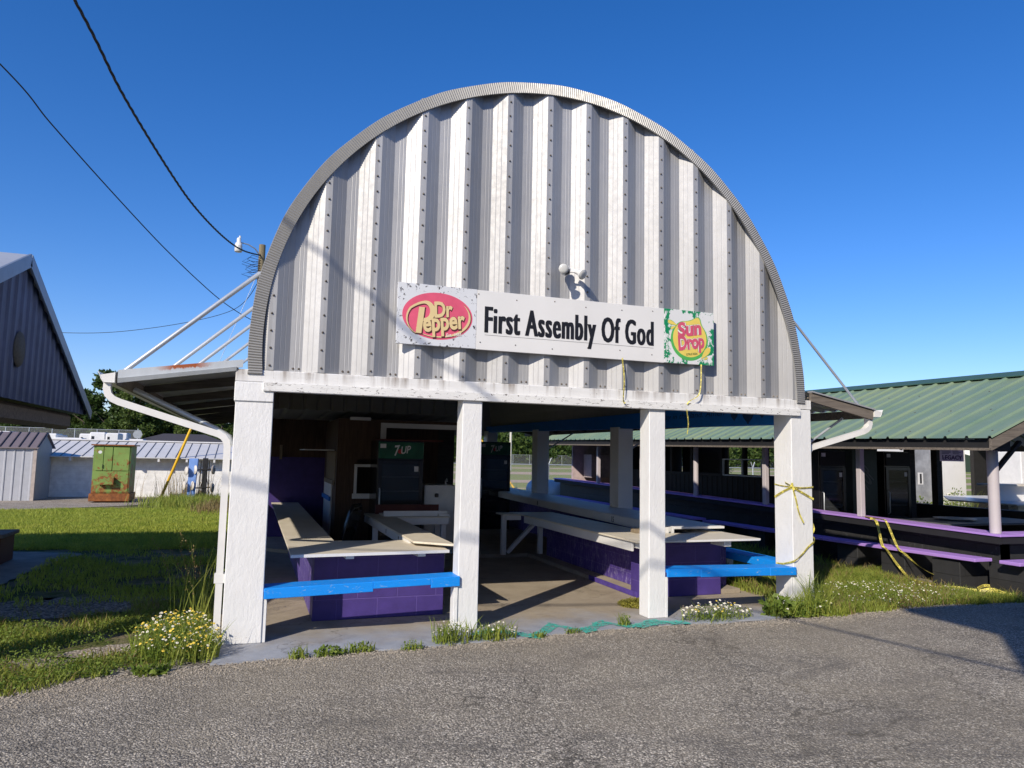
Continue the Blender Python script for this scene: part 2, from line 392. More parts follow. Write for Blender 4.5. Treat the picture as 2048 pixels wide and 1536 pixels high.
def asphalt_mat():
    m = NT('worn_asphalt')
    wp = m.n('ShaderNodeVectorMath', operation='ADD'); m.l(m.co(), wp.inputs[0])
    nz = m.n('ShaderNodeTexNoise'); nz.inputs['Scale'].default_value = 90; m.l(m.co(), nz.inputs['Vector'])
    sc = m.n('ShaderNodeVectorMath', operation='SCALE'); sc.inputs['Scale'].default_value = 0.012; m.l(nz.outputs['Color'], sc.inputs[0]); m.l(sc.outputs[0], wp.inputs[1])
    v = m.n('ShaderNodeTexVoronoi'); v.inputs['Scale'].default_value = 84; m.l(wp.outputs[0], v.inputs['Vector'])
    sep = m.n('ShaderNodeSeparateColor'); m.l(v.outputs['Color'], sep.inputs[0])
    v2 = m.n('ShaderNodeTexVoronoi'); v2.inputs['Scale'].default_value = 190; m.l(wp.outputs[0], v2.inputs['Vector'])
    sep2 = m.n('ShaderNodeSeparateColor'); m.l(v2.outputs['Color'], sep2.inputs[0])
    stone = m.ramp(sep.outputs[0], [(0.0, (0.065, 0.062, 0.058)), (0.4, (0.17, 0.157, 0.138)), (0.74, (0.38, 0.345, 0.29)), (0.9, (0.8, 0.73, 0.61)), (1.0, (1.0, 0.93, 0.8))])
    small = m.ramp(sep2.outputs[1], [(0.0, (0.06, 0.056, 0.05)), (0.55, (0.24, 0.217, 0.183)), (1.0, (0.8, 0.72, 0.59))])
    col = m.mix(0.5, stone, small)
    gap = m.ramp(v.outputs['Distance'], [(0.35, 1.0), (0.75, 0.42)])
    col = m.mix(1.0, col, gap, 'MULTIPLY')
    # paler worn patches, darker tar, tan dust towards the stand
    big = m.ramp(m.noise(0.9, 8, 0.62), [(0.33, 1.0), (0.5, 1.28), (0.68, 1.55)]); col = m.mix(1.0, col, big, 'MULTIPLY')
    tar = m.ramp(m.noise(1.3, 9, 0.68, (0.7, 1.6, 1), 0.8), [(0.52, 0.0), (0.68, 1.0)]); col = m.mix(m.math('MULTIPLY', tar, 0.6), col, (0.07, 0.07, 0.075))
    ce = m.n('ShaderNodeTexVoronoi', feature='DISTANCE_TO_EDGE'); ce.inputs['Scale'].default_value = 0.62
    wb_ = m.n('ShaderNodeVectorMath', operation='ADD'); m.l(m.co(), wb_.inputs[0]); wn_ = m.n('ShaderNodeTexNoise'); wn_.inputs['Scale'].default_value = 2.4; wn_.inputs['Detail'].default_value = 8; m.l(m.co(), wn_.inputs['Vector']); m.l(wn_.outputs['Color'], wb_.inputs[1]); m.l(wb_.outputs[0], ce.inputs['Vector'])
    crack = m.math('MULTIPLY', m.ramp(ce.outputs['Distance'], [(0.0, 0.85), (0.012, 0.0)]), m.ramp(m.noise(0.7, 4, 0.5), [(0.46, 0.0), (0.58, 1.0)]))
    col = m.mix(crack, col, (0.035, 0.033, 0.03))
    warm = m.ramp(m.noise(0.55, 7, 0.6, dist=0.4), [(0.40, 0.0), (0.62, 0.6)]); col = m.mix(warm, col, m.mix(0.55, col, (0.4, 0.35, 0.26)))
    oil = m.ramp(m.noise(1.15, 5, 0.55), [(0.66, 0.0), (0.74, 0.55)]); col = m.mix(oil, col, (0.05, 0.048, 0.046))
    s = m.xyz(); y = m.math('ADD', s[1], m.math('MULTIPLY', m.math('SUBTRACT', m.noise(1.6, 7, 0.7), 0.5), 1.3))
    dust = m.ramp(m.math('ADD', m.math('MULTIPLY', y, 0.6), 1.0), [(0.0, 0.12), (0.85, 0.65)])
    dusty = m.mix(0.55, col, (0.27, 0.225, 0.165)); col = m.mix(dust, col, dusty)
    m.base(col); m.set(0.85, 0, 0.35)
    m.bump(m.math('SUBTRACT', 1.0, v.outputs['Distance']), 0.9, 0.012); m.bump(v2.outputs['Distance'], 0.35, 0.004); return m.m
M['asphalt'] = asphalt_mat()
def gravel_mat(name, lo, mid, hi):
    m = NT(name); v = m.n('ShaderNodeTexVoronoi'); v.inputs['Scale'].default_value = 46; v.inputs['Randomness'].default_value = 1; m.l(m.co(), v.inputs['Vector'])
    sep = m.n('ShaderNodeSeparateColor'); m.l(v.outputs['Color'], sep.inputs[0])
    col = m.ramp(sep.outputs[0], [(0, lo), (0.5, mid), (1, hi)])
    col = m.mix(1.0, col, m.ramp(v.outputs['Distance'], [(0.3, 1.0), (0.8, 0.4)]), 'MULTIPLY')
    col = m.mix(1.0, col, m.ramp(m.noise(1.3, 7, 0.6), [(0.3, 0.75), (0.7, 1.2)]), 'MULTIPLY')
    m.base(col); m.set(0.9, 0, 0.25); m.bump(m.math('SUBTRACT', 1.0, v.outputs['Distance']), 0.8, 0.012); return m.m
M['gravel'] = gravel_mat('gravel', (0.14, 0.12, 0.1), (0.29, 0.255, 0.21), (0.5, 0.46, 0.4))
M['gravel_pale'] = gravel_mat('pale_gravel', (0.27, 0.22, 0.17), (0.43, 0.37, 0.3), (0.6, 0.54, 0.46))
def ground_mat():
    m = NT('ground_soil_grass')
    g = m.ramp(m.noise(1.1, 9, 0.65), [(0.3, (0.055, 0.075, 0.016)), (0.55, (0.1, 0.125, 0.028)), (0.75, (0.15, 0.15, 0.05))])
    d = m.ramp(m.noise(2.6, 8, 0.66), [(0.42, 0.0), (0.6, 1.0)]); col = m.mix(m.math('MULTIPLY', d, 0.8), g, (0.26, 0.205, 0.14))
    col = m.mix(1.0, col, m.ramp(m.noise(60, 4, 0.7), [(0.3, 0.55), (0.7, 1.35)]), 'MULTIPLY')
    m.base(col); m.set(0.9, 0, 0.2); m.bump(m.noise(45, 6, 0.7), 0.7, 0.02); return m.m
M['ground'] = ground_mat()
M['dirt'] = plain('bare_dirt', (0.5, 0.37, 0.26), 0.9, 0, 0.3, 2, 0.5, 30)
M['path'] = plain('old_concrete_path', (0.24, 0.22, 0.195), 0.85, 0, 0.3, 3, 0.4, 90)
M['grass'] = leafmat('lawn_blades', (0.29, 0.38, 0.045), (0.5, 0.53, 0.09), 0.42)
M['grass_wild'] = leafmat('wild_grass_blades', (0.19, 0.28, 0.035), (0.42, 0.44, 0.09), 0.42, 3.0)
M['weed'] = leafmat('weed_leaves', (0.11, 0.19, 0.03), (0.26, 0.33, 0.06), 0.38, 5)
M['dry'] = leafmat('dry_grass', (0.2, 0.13, 0.05), (0.34, 0.27, 0.12), 0.3, 4)
M['tuft'] = leafmat('yellow_green_tuft', (0.28, 0.27, 0.04), (0.4, 0.36, 0.08), 0.35, 9)
M['petal'] = plain('white_petals', (0.8, 0.79, 0.72), 0.6, bump=0, var=0.06)
M['petal_y'] = plain('yellow_flower', (0.75, 0.56, 0.08), 0.6, bump=0, var=0.15)
M['leaf_a'] = leafmat('tree_leaves', (0.03, 0.065, 0.014), (0.075, 0.125, 0.025), 0.3, 0.5)
M['leaf_b'] = leafmat('tree_leaves_light', (0.055, 0.1, 0.02), (0.13, 0.18, 0.038), 0.35, 0.4)
M['bark'] = wood('bark', (0.13, 0.105, 0.08), 2)

# ------------------------------------------------------------------ the setting
def rough_edge(pts, step=0.12, amp=0.035, seed=1):
    q = random.Random(seed); out = []
    for (x0, y0), (x1, y1) in zip(pts[:-1], pts[1:]):
        n = max(1, int(math.hypot(x1-x0, y1-y0)/step))
        for i in range(n): out.append((x0+(x1-x0)*i/n+q.uniform(-amp, amp), y0+(y1-y0)*i/n+q.uniform(-amp, amp)))
    return out+[pts[-1]]
def sheet(name, pts, z, mat, lab=None):
    mb = MB(); bm = bmesh.new(); vs = [bm.verts.new((x, y, z)) for x, y in pts]; bm.faces.new(vs)
    bmesh.ops.triangulate(bm, faces=bm.faces[:])
    me = bpy.data.meshes.new(name); bm.to_mesh(me); bm.free(); me.materials.append(mat)
    for p in me.polygons:
        if p.normal.z < 0: p.flip()
    ob = bpy.data.objects.new(name, me); COL.objects.link(ob); ob['kind'] = 'structure'; return ob
sheet('ground', [(-600, -300), (600, -300), (600, 900), (-600, 900)], -0.022, M['ground'])
EDGE = [(-40, -14), (-9, -5.2), (-4.2, -2.5), (-2.4, -1.6), (-1.28, -0.99), (-0.91, -0.74), (-0.46, -0.62), (0.0, -0.58), (0.6, -0.52), (1.3, -0.5), (1.9, -0.47), (2.3, -0.44), (3.0, -0.36), (3.4, -0.31), (4.1, -0.31), (4.9, -0.42), (5.7, -0.42), (6.5, -0.36), (7.6, -0.24), (8.86, -0.38), (12, -0.6), (40, -2.5)]
sheet('asphalt', rough_edge(EDGE, seed=2)+[(40, -45), (-40, -45)], -0.008, M['asphalt'])
GE = [(x, y+(0.42 if x < 0.2 else 0.16 if x > 5 else 0.07)) for x, y in EDGE]
sheet('gravel_edge', rough_edge(GE, amp=0.07, seed=3)+[(x, y-0.25) for x, y in EDGE[::-1]], -0.013, M['gravel'])
SLAB = [(-0.06, 12.2), (-0.05, -0.53), (0.3, -0.5), (0.9, -0.46), (1.6, -0.45), (2.1, -0.42), (2.9, -0.33), (3.4, -0.28), (4.1, -0.28), (5.0, -0.3), (6.14, -0.2), (6.14, 12.2)]
sl_ = MB().poly(rough_edge(SLAB, amp=0.012, seed=4)[::1], -0.12, 0.0); sl_o = sl_.build('concrete_slab', M['floor']); sl_o['kind'] = 'structure'
fl = MB().poly([(4.44, 0.98), (5.84, 0.98), (5.84, 11.3), (0.3, 11.3), (0.3, 6.0), (1.9, 4.47), (4.4, 4.47)], 0.002, 0.055); fo = fl.build('inner_floor', M['floor']); fo['kind'] = 'structure'
pc = MB().box(4.424, 4.439, 0.99, 2.27, 0.002, 0.062).build('curb_strip', M['purple_curb'], None, 0.003); tag(pc, 'low purple painted curb edge on the floor inside the third post', 'curb')
sheet('concrete_path', rough_edge([(-9, 2.2), (-3.0, 2.0), (-2.5, 3.4), (-2.35, 5.2), (-2.2, 6.2), (-3.4, 6.7), (-9, 7.0)], 0.2, 0.06, 5), -0.006, M['path'])
sheet('gravel_path', rough_edge([(-2.6, 1.35), (-1.5, 1.5), (-0.75, 1.7), (-0.6, 2.3), (-1.3, 2.6), (-2.3, 2.4)], 0.12, 0.07, 6), -0.010, M['gravel'])
for i_, pp in enumerate((((-1.25, 0.0), (-1.0, -0.12), (-0.6, 0.02), (-0.35, 0.1), (-0.4, 0.32), (-0.8, 0.3), (-1.1, 0.18)), ((-1.7, -0.25), (-1.2, -0.3), (-0.95, -0.15), (-1.2, 0.02), (-1.6, -0.02)))): sheet('gravel_patch', rough_edge(list(pp)+[pp[0]], 0.06, 0.03, 30+i_)[:-1], -0.011, M['gravel_pale'])
sheet('gravel_drive', rough_edge([(-40, 14.9), (-5.7, 14.95), (-4.5, 15.6), (-3.2, 16.4), (-2.2, 17.6), (-0.9, 18.6), (-0.5, 21), (-40, 21)], 0.3, 0.1, 8), -0.010, M['gravel_pale'])
# the far field with bare tracks
fm = NT('mown_field'); _c = fm.ramp(fm.noise(0.35, 8, 0.65, (1, 2.5, 1)), [(0.3, (0.17, 0.22, 0.04)), (0.7, (0.3, 0.31, 0.09))]); fm.base(fm.mix(1.0, _c, fm.ramp(fm.noise(9, 4, 0.7), [(0.3, 0.7), (0.7, 1.25)]), 'MULTIPLY')); fm.set(0.9, 0, 0.2)
sheet('field', [(6.4, 18), (70, 18), (220, 128), (15, 128)], -0.017, fm.m)
def band(name, y0, y1, x0, x1, sl=0.1, seed=0):
    q = random.Random(seed); n = 26; a = []; b = []
    for i in range(n+1):
        x = x0+(x1-x0)*i/n; k = (x-x0)*sl
        a.append((x, y0+k+q.uniform(-1, 1)*(y1-y0)*0.08)); b.append((x, y1+k+q.uniform(-1, 1)*(y1-y0)*0.08))
    return sheet(name, a+b[::-1], -0.012, M['dirt'])
band('dirt_track', 25.5, 28.3, 6, 60, 0.05, 1); band('dirt_track', 35, 40, 8, 90, 0.05, 2); band('dirt_track', 55, 64, 10, 130, 0.03, 3); band('dirt_track', 84, 92, 20, 170, 0.02, 4); band('dirt_track', 21.3, 23.2, 6.3, 30, 0.03, 7)
# teal spray paint zigzag on the slab
def teal():
    m = NT('teal_spray'); m.base(m.ramp(m.noise(7, 5, 0.6), [(0.3, (0.06, 0.42, 0.33)), (0.7, (0.1, 0.55, 0.43))])); m.set(0.8, 0, 0.3)
    a = m.ramp(m.noise(38, 8, 0.75), [(0.44, 0.0), (0.54, 1.0)]); m.l(a, m.b.inputs['Alpha']); return m.m
zz = MB()
path = [(2.12, -0.2), (2.32, -0.08), (2.44, -0.2), (2.62, -0.37), (2.80, -0.2), (2.95, -0.02), (3.06, -0.2), (3.14, -0.3), (3.24, -0.26), (3.37, -0.12), (3.48, -0.06), (3.60, -0.24), (3.74, -0.28), (3.9, -0.2), (4.02, -0.17), (4.10, -0.24), (4.25, -0.26)]
for (x0, y0), (x1, y1) in zip(path[:-1], path[1:]):
    d = Vector((x1-x0, y1-y0, 0)).normalized(); n = Vector((-abs(d.y)*0.03, 1, 0))*rnd.uniform(0.07, 0.115)
    a = Vector((x0, y0, 0.003)); b = Vector((x1, y1, 0.003)); zz.add([a-n-d*0.03, b-n+d*0.03, b+n+d*0.03, a+n-d*0.03], [(0, 1, 2, 3)])
for i in range(len(zz.v)): zz.v[i] = (zz.v[i][0], zz.v[i][1], 0.003+0.0006*(i//4))
tag(zz.build('spray_paint_line', teal()), 'teal zigzag line sprayed along the slab edge between the middle posts', 'paint mark')
# ------------------------------------------------------------------ the arched stand
ST = thing('concession_stand', 'arched corrugated metal concession stand with white posts and open front', 'building', (3.04, 0, 0))
CX, SPR, RX, RZ = 3.045, 2.31, 2.955, 3.10
def arch_pt(t, d=0.0):        # t from 0 (left foot) to pi (right foot); fuller on the left haunch than on the right
    bul = 0.10*max(0, math.sin(2.1*t))**0.9 if t < math.pi/2.1 else -0.028*math.sin(2.1*(math.pi-t)) if t > math.pi-math.pi/2.1 else 0.0
    return CX-(RX+d+bul)*math.cos(t), SPR+(RZ+d)*math.sin(t)
_T = np.linspace(0, math.pi, 721)
_AR = {}
def arch(x, inset=0.0):
    if inset not in _AR: _AR[inset] = np.array([arch_pt(t, -inset) for t in _T])
    return float(np.interp(x, _AR[inset][:, 0], _AR[inset][:, 1], left=SPR, right=SPR))
# cladding: deep ribs with small stiffening grooves
P0, PER = 0.262, 0.4315
prof = []
def grooved(x0, y0, x1, y1, ks):
    prof.append((x0, y0)); dx, dy = x1-x0, y1-y0; L = math.hypot(dx, dy); nx, ny = -dy/L*0.0013, dx/L*0.0013
    for k in ks:
        for e, d in ((-0.004/L, 0), (0, 1), (0.004/L, 0)): prof.append((x0+dx*(k+e)+nx*d, y0+dy*(k+e)+ny*d))
k = -1
while P0+k*PER < 6.2:
    x = P0+k*PER
    grooved(x-0.03, 0.0, x+0.03, 0.0, [])
    grooved(x+0.03, 0.0, x+0.163, 0.074, [0.35, 0.66]); grooved(x+0.163, 0.074, x+0.27, 0.074, [0.4, 0.72]); grooved(x+0.27, 0.074, x+PER-0.03, 0.0, [0.33, 0.64])
    k += 1
pts = []
for (xa, ya), (xb, yb) in zip(prof[:-1], prof[1:]):
    n = max(1, int(abs(xb-xa)/0.02))
    for i in range(n): pts.append((xa+(xb-xa)*i/n, ya+(yb-ya)*i/n))
pts = [p for p in pts if CX-RX+0.06 < p[0] < CX+RX-0.06]
mb = MB(); vs = []; fs = []
for x, y in pts:
    zt = arch(x, 0.05); vs += [(x, y, SPR-0.012+rnd.uniform(-0.002, 0.002)), (x, y, zt)]
for i in range(len(pts)-1): fs.append((2*i, 2*i+2, 2*i+3, 2*i+1))
mb.add(vs, fs)
k = 0
while P0+k*PER < 5.9:     # roofing screws down every rib and along the foot
    x = P0+k*PER; z = SPR+0.03; zt = arch(x, 0.14)
    while z < zt:
        mb.lathe([(0.0105, 0), (0.0105, 0.004), (0.007, 0.006), (0.006, 0.013), (0.0, 0.014)], (x+rnd.uniform(-.006, .006), 0.001, z), (0, -1, 0), 8, 1); z += 0.155+rnd.uniform(-.008, .008)
    for dx in (0.195, 0.245):
        mb.lathe([(0.011, 0), (0.006, 0.006), (0.0, 0.012)], (x+dx, 0.073, SPR+0.02), (0, -1, 0), 8, 1)
    k += 1
mb.build('gable_cladding', [M['galv'], M['screw']], ST)
# crimped rim round the arch
mb = MB(); N = 840; vs = []; fs = []
th0, th1 = -0.018, math.pi+0.018
for i in range(N+1):
    t = th0+(th1-th0)*i/N
    z4 = -0.004 if i % 2 else 0.004; y = -0.016+z4
    bulge = 0.0025*math.sin(i*0.11)+0.0015*math.sin(i*0.043+1)
    ro = 0.0+bulge+(0.006 if i % 280 < 3 else 0)
    for a, yy in ((-0.112, y+0.02), (-0.112, y), (ro-0.004, y), (ro, y+0.006), (ro+0.004, 0.35)):
        ax, az = arch_pt(t, a); vs.append((ax, yy, az))
for i in range(N):
    for j in range(4): fs.append((i*5+j, i*5+j+1, (i+1)*5+j+1, (i+1)*5+j))
mb.add(vs, fs)
mb.build('arch_rim', M['galv_rib'], ST)
# barrel roof behind the rim
mb = MB(); N = 150; vs = []; fs = []
for i in range(N+1):
    t = math.pi*i/N; d = -0.012+0.012*math.cos(i*2.1)
    for y in (0.02, 11.6): ax, az = arch_pt(t, d); vs.append((ax, y, az))
for i in range(N): fs.append((2*i, 2*i+1, 2*i+3, 2*i+2))
mb.add(vs, fs, 0, True); mb.build('barrel_roof', M['galv_dark'], ST)
mb = MB(); xs = np.linspace(CX-RX-0.09, CX+RX+0.03, 230); vs = []; fs = []
for i, x in enumerate(xs): vs += [(x, 11.45+(0.03 if i % 12 < 2 else 0), 2.1), (x, 11.45+(0.03 if i % 12 < 2 else 0), arch(x, -0.02)+0.02)]
for i in range(len(xs)-1): fs.append((2*i, 2*i+2, 2*i+3, 2*i+1))
mb.add(vs, fs); mb.build('rear_gable', M['galv_dark'], ST)
MB().box(0.28, 5.0, 11.38, 11.44, 0, 2.3).build('rear_wall', M['rafter'], ST)
# front beam and board
MB().box(-0.01, 6.093, 0.0, 0.30, 2.19, SPR-0.014).build('front_beam', M['beam'], ST, 0.006)
b = MB(); zz_ = [(-0.028, 2.112), (-0.028, 2.193)]
b.box(0.217, 5.916, -0.034, -0.003, 2.113, 2.193); b.build('fascia_board', M['white_h'], ST, 0.004)
MB().box(0.31, 5.805, 0.03, 0.20, 2.125, 2.187).build('lintel', M['white'], ST, 0.003)
for x0, x1, y1, n in ((0.0, 0.308, 0.30, 0), (2.006, 2.198, 0.195, 1), (4.007, 4.195, 0.195, 2), (5.808, 6.083, 0.29, 3)):
    p = MB(); q = 0.004
    top = 2.186 if n in (0, 3) else 2.122
    p.hexa([(x0-q, 0, 0), (x1+q, 0, 0), (x1+q, y1, 0), (x0-q, y1, 0), (x0, 0, top), (x1, 0, top), (x1, y1, top), (x0, y1, top)])
    if n == 0: p.box(x0-0.012, x1, -0.014, y1-0.02, 2.02, 2.187)
    p.build('post', M['white'], ST, 0.006)
# side posts, beams
for x0, x1 in ((0.0, 0.27), (5.81, 6.08)):
    for y in (4.07, 7.68, 11.15):
        MB().box(x0, x1, y, y+0.3, 0, 2.05+0.016*y).build('post', M['white'], ST, 0.006)
def sloped(x0, x1, y0, y1, za, zb, ta, tb): return MB().hexa([(x0, y0, za), (x1, y0, za), (x1, y1, zb), (x0, y1, zb), (x0, y0, ta), (x1, y0, ta), (x1, y1, tb), (x0, y1, tb)])
bb = sloped(5.835, 6.06, 0.305, 11.37, 2.03, 2.20, 2.30, 2.34).build('side_beam', M['beam_blue'], ST)
sloped(0.02, 0.245, 0.305, 11.37, 2.03, 2.20, 2.28, 2.32).build('side_beam', M['white'], ST)
# hand-written line and hearts on the inner face of the right-hand beam
inkm = plain('faded_ink', (0.01, 0.045, 0.13), 0.7, bump=0)
lt = MB(); v, fs = text_poly('day in thy land. Amen', 0.0, 0.25)
a, b2 = v[:, 0].min(), v[:, 0].max(); sx = 1.5/(b2-a)
lt.add([(5.832, 2.75-(p[0]-a)*sx, 2.175+p[1]*0.11) for p in v], fs)
tag(lt.build('handwriting', inkm, bb), 'line of faded dark handwriting', None)
for yc, zc, r in ((1.05, 2.16, 0.07), (0.78, 2.15, 0.11), (0.52, 2.165, 0.06)):
    hp = []; lt = MB()
    for i in range(30):
        t = 2*math.pi*i/30; hp.append((5.832, yc-16*math.sin(t)**3*r/16, zc+(13*math.cos(t)-5*math.cos(2*t)-2*math.cos(3*t)-math.cos(4*t))*r/16))
    lt.add(hp, [tuple(range(30))]); lt.build('painted_heart', inkm, bb)
# bench cleats: narrow boards screwed to the sides of the front posts
for x0, x1, y0, y1, z1 in ((0.31, 0.342, 0.012, 0.10, 0.366), (1.965, 2.003, -0.012, 0.11, 0.40), (4.198, 4.226, 0.0, 0.1, 0.402), (5.775, 5.805, 0.0, 0.12, 0.372)):
    MB().box(x0, x1, y0, y1, 0.0, z1).build('bench_support', M['white'], ST, 0.003)
# low side walls with ledges
MB().box(5.60, 5.80, 1.2, 11.4, 0.056, 0.655).build('block_wall', M['purple_side'], ST)
led = sloped(5.16, 5.90, 1.36, 11.2, 0.735, 0.86, 0.765, 0.89); led = led.build('ledge', M['white_flat'], ST, 0.003)
fb = sloped(5.13, 5.157, 1.36, 11.2, 0.64, 0.77, 0.757, 0.882).build('ledge_fascia', M['white_flat'], led, 0.002)
for body, yc, w in (('15', 2.95, 0.075), ('8', 5.9, 0.05)):
    nm = MB(); v, fs = text_poly(body, 0.02); a, b2 = v[:, 0].min(), v[:, 0].max(); h = v[:, 1].max()
    nm.add([(5.128, yc+w/2-(p[0]-a)/(b2-a)*w, 0.645+0.0132*(yc-1.36)+0.018+p[1]/h*0.075) for p in v], fs); tag(nm.build('stencilled_number', M['ink'], fb), 'black stencilled '+body, None)
# awnings
def awning(sgn, lab):
    X = (lambda x: x) if sgn < 0 else (lambda x: 6.085-x)
    aw = MB(); xo, xi = -0.93, -0.005
    zz0, zz1 = (2.215, 2.362) if sgn < 0 else (2.235, 2.40)
    vs = []; fs = []; n = 240
    for i in range(n+1):
        y = 0.03+11.5*i/n; h = (0.0, 0.0, 0.016, 0.016)[i % 4]
        vs += [(X(xo), y, zz0+h), (X(xi), y, zz1+h)]
    for i in range(n): fs.append((2*i, 2*i+1, 2*i+3, 2*i+2))
    aw.add(vs, fs); a = aw.build('awning', M['galv_awn'], ST); 
    for i in range(7):
        y = 1.3+i*1.6
        MB().hexa([(X(xo+0.06), y, zz0-0.075), (X(xi), y, zz1-0.1), (X(xi), y+0.04, zz1-0.1), (X(xo+0.06), y+0.04, zz0-0.075), (X(xo+0.06), y, zz0-0.004), (X(xi), y, zz1-0.004), (X(xi), y+0.04, zz1-0.004), (X(xo+0.06), y+0.04, zz0-0.004)]).build('rafter', M['rafter'], a)
    MB().box(min(X(xo+0.015), X(xo+0.055)), max(X(xo+0.015), X(xo+0.055)), 0.05, 11.5, zz0-0.105, zz0-0.006).build('fascia', M['old_wood'], a)
    if sgn < 0:
        t = MB(); p = [(xo+0.03, -0.012, zz0+0.015), (xi+0.05, -0.012, zz1+0.015), (xi+0.05, -0.012, zz1-0.052), (xo+0.03, -0.012, zz0-0.052)]
        t.prism(p, (0, 0.02, 0)); p2 = [(xo+0.03, -0.02, zz0-0.054), (xi-0.0, -0.02, zz1-0.052), (xi-0.0, -0.006, zz1-0.085), (xo+0.03, -0.006, zz0-0.09)]
        t.prism(p2, (0, 0.012, 0)); t.build('front_trim', M['trim_rust'], a)
    else:
        MB().prism([(X(xo+0.03), -0.01, zz0-0.015), (X(xi), -0.01, zz1-0.015), (X(xi), -0.01, zz1-0.115), (X(xo+0.03), -0.01, zz0-0.125)], (0, 0.035, 0)).build('rake_board', M['old_wood'], a)
        MB().prism([(X(xo+0.01), -0.03, zz0+0.004), (X(xi), -0.03, zz1+0.004), (X(xi), -0.03, zz1-0.012), (X(xo+0.01), -0.03, zz0-0.012)], (0, 0.08, 0)).build('edge_flashing', M['galv'], a)
    # box gutter
    g = MB(); go, gi = xo-0.115, xo+0.012; gz = zz0-0.09
    sec = [(gi, gz+0.085), (gi, gz), (go+0.045, gz), (go+0.025, gz+0.03), (go+0.015, gz+0.06), (go, gz+0.085)]
    inn = [(gi-0.004, gz+0.085), (gi-0.004, gz+0.004), (go+0.048, gz+0.004), (go+0.03, gz+0.032), (go+0.02, gz+0.06), (go+0.005, gz+0.087)]
    ring = sec+inn[::-1]; n = len(ring)
    g.add([(X(x), y, z) for y in (-0.02, 11.55) for x, z in ring], [(i, (i+1) % n, n+(i+1) % n, n+i) for i in range(n)]+[(i, i+1, n-2-i, n-1-i) for i in range(5)])
    g.add([(X(x), -0.018, z-0.002) for x, z in sec[:-1]], [tuple(range(5))])
    g.build('gutter', M['gutter'], a)
    # downspout
    if sgn < 0:
        pth = [(-0.975, 0.05, 2.13), (-0.978, 0.05, 2.08), (-0.965, 0.05, 2.03), (-0.93, 0.05, 1.995), (-0.88, 0.05, 1.972), (-0.12, 0.06, 1.735), (-0.08, 0.06, 1.712), (-0.053, 0.06, 1.675), (-0.045, 0.06, 1.63), (-0.045, 0.06, 0.02)]
    else:
        pth = [(6.97, 0.05, 2.14), (6.97, 0.05, 2.06), (6.955, 0.05, 2.02), (6.92, 0.05, 1.99), (6.88, 0.05, 1.97), (6.3, 0.12, 1.80), (6.19, 0.14, 1.765), (6.14, 0.15, 1.7), (6.13, 0.15, 1.6), (6.13, 0.15, 0.02)]
    d = MB().tube(pth, 0, rect=(0.055, 0.075), up=(0, 1, 0), smooth=False)
    for off in (-0.018, 0.0, 0.018):      # pressed flutes
        q = [(x, y-0.028, z+off) if abs(pth[min(i+1, 9)][2]-pth[i][2]) < abs(pth[min(i+1, 9)][0]-pth[i][0]) else (x+off, y-0.028, z) for i, (x, y, z) in enumerate(pth)]
        d.tube(q[4:6], 0.0028, 4, smooth=False); d.tube([(q[8][0], q[8][1], 1.6), (q[9][0], q[9][1], q[9][2])], 0.0028, 4, smooth=False)
    if sgn < 0: d.box(-0.086, -0.004, 0.02, 0.1, 0.5, 0.575)
    d.build('downspout', M['gutter'], a)
    # tension rods over it and the brace pipe under it
    for y in ((0.12, 1.55, 2.58, 3.95, 5.6, 7.5, 9.4, 11.2) if sgn < 0 else (0.12, 4.0, 7.6, 11.0)):
        if sgn < 0: MB().tube([(-0.885, y, zz0+0.01), (0.14, y, 3.17), (0.165, y+0.004, 3.18)], [0.02, 0.02, 0.008], 10).build('tension_rod', M['pipe'], a)
        else: MB().tube([(6.93, y, zz0+0.02), (5.97, y, 3.22)], 0.015, 8).build('tension_rod', M['pipe'], a)
    if sgn < 0:
        MB().tube([(-0.86, 0.62, 2.12), (-0.16, 0.45, 1.79), (-0.04, 0.42, 1.72), (-0.008, 0.42, 1.64)], 0.024, 10).build('brace', M['pipe'], a)
        for y in (4.3, 8.0): MB().tube([(-0.86, y, 2.12), (-0.005, y, 1.7)], 0.02, 8).build('brace', M['pipe'], a)
    else:
        for y in (0.25, 4.3, 8.0): MB().tube([(6.78, y, 2.13), (6.1, y, 1.72)], 0.015, 8).build('brace', M['pipe'], a)
    return a
awning(-1, ''); awning(1, '')
# kitchen enclosure inside: front wall, partition, rear purple sheet, low roof
fw = MB(); fw.box(1.47, 1.76, 5.35, 5.42, 0, 2.15); fw.box(1.76, 2.02, 5.352, 5.42, 0.0, 0.93); fw.box(1.76, 2.02, 5.352, 5.42, 1.5, 2.15); fw.box(2.02, 2.2, 5.35, 5.42, 0.0, 2.15); fw.box(2.2, 3.6, 5.352, 5.42, 0.0, 0.7); fw.box(2.0, 3.6, 5.352, 5.42, 2.10, 2.15); 
MB().box(1.5, 3.6, 7.4, 7.45, 0, 2.14).build('rear_partition', M['brown_panel'], ST)
fw = fw.build('kitchen_wall', M['brown_panel'], ST)
w = MB(); w.box(1.72, 1.765, 5.32, 5.348, 0.95, 1.42); w.box(2.02, 2.065, 5.32, 5.348, 0.95, 1.42); w.box(1.765, 2.02, 5.32, 5.348, 1.375, 1.42); w.box(1.70, 2.09, 5.31, 5.348, 0.87, 0.95)
w.build('window_frame', M['white_flat'], fw, 0.003)
w = MB(); w.box(2.12, 2.21, 5.315, 5.347, 1.55, 2.02); w.box(2.12, 3.75, 5.31, 5.347, 2.02, 2.10); w.box(1.62, 1.95, 5.31, 5.347, 2.13, 2.18); w.build('opening_frame', M['white_flat'], fw, 0.003)
pt = MB(); pt.box(1.44, 1.468, 5.35, 7.39, 0.0, 2.15)
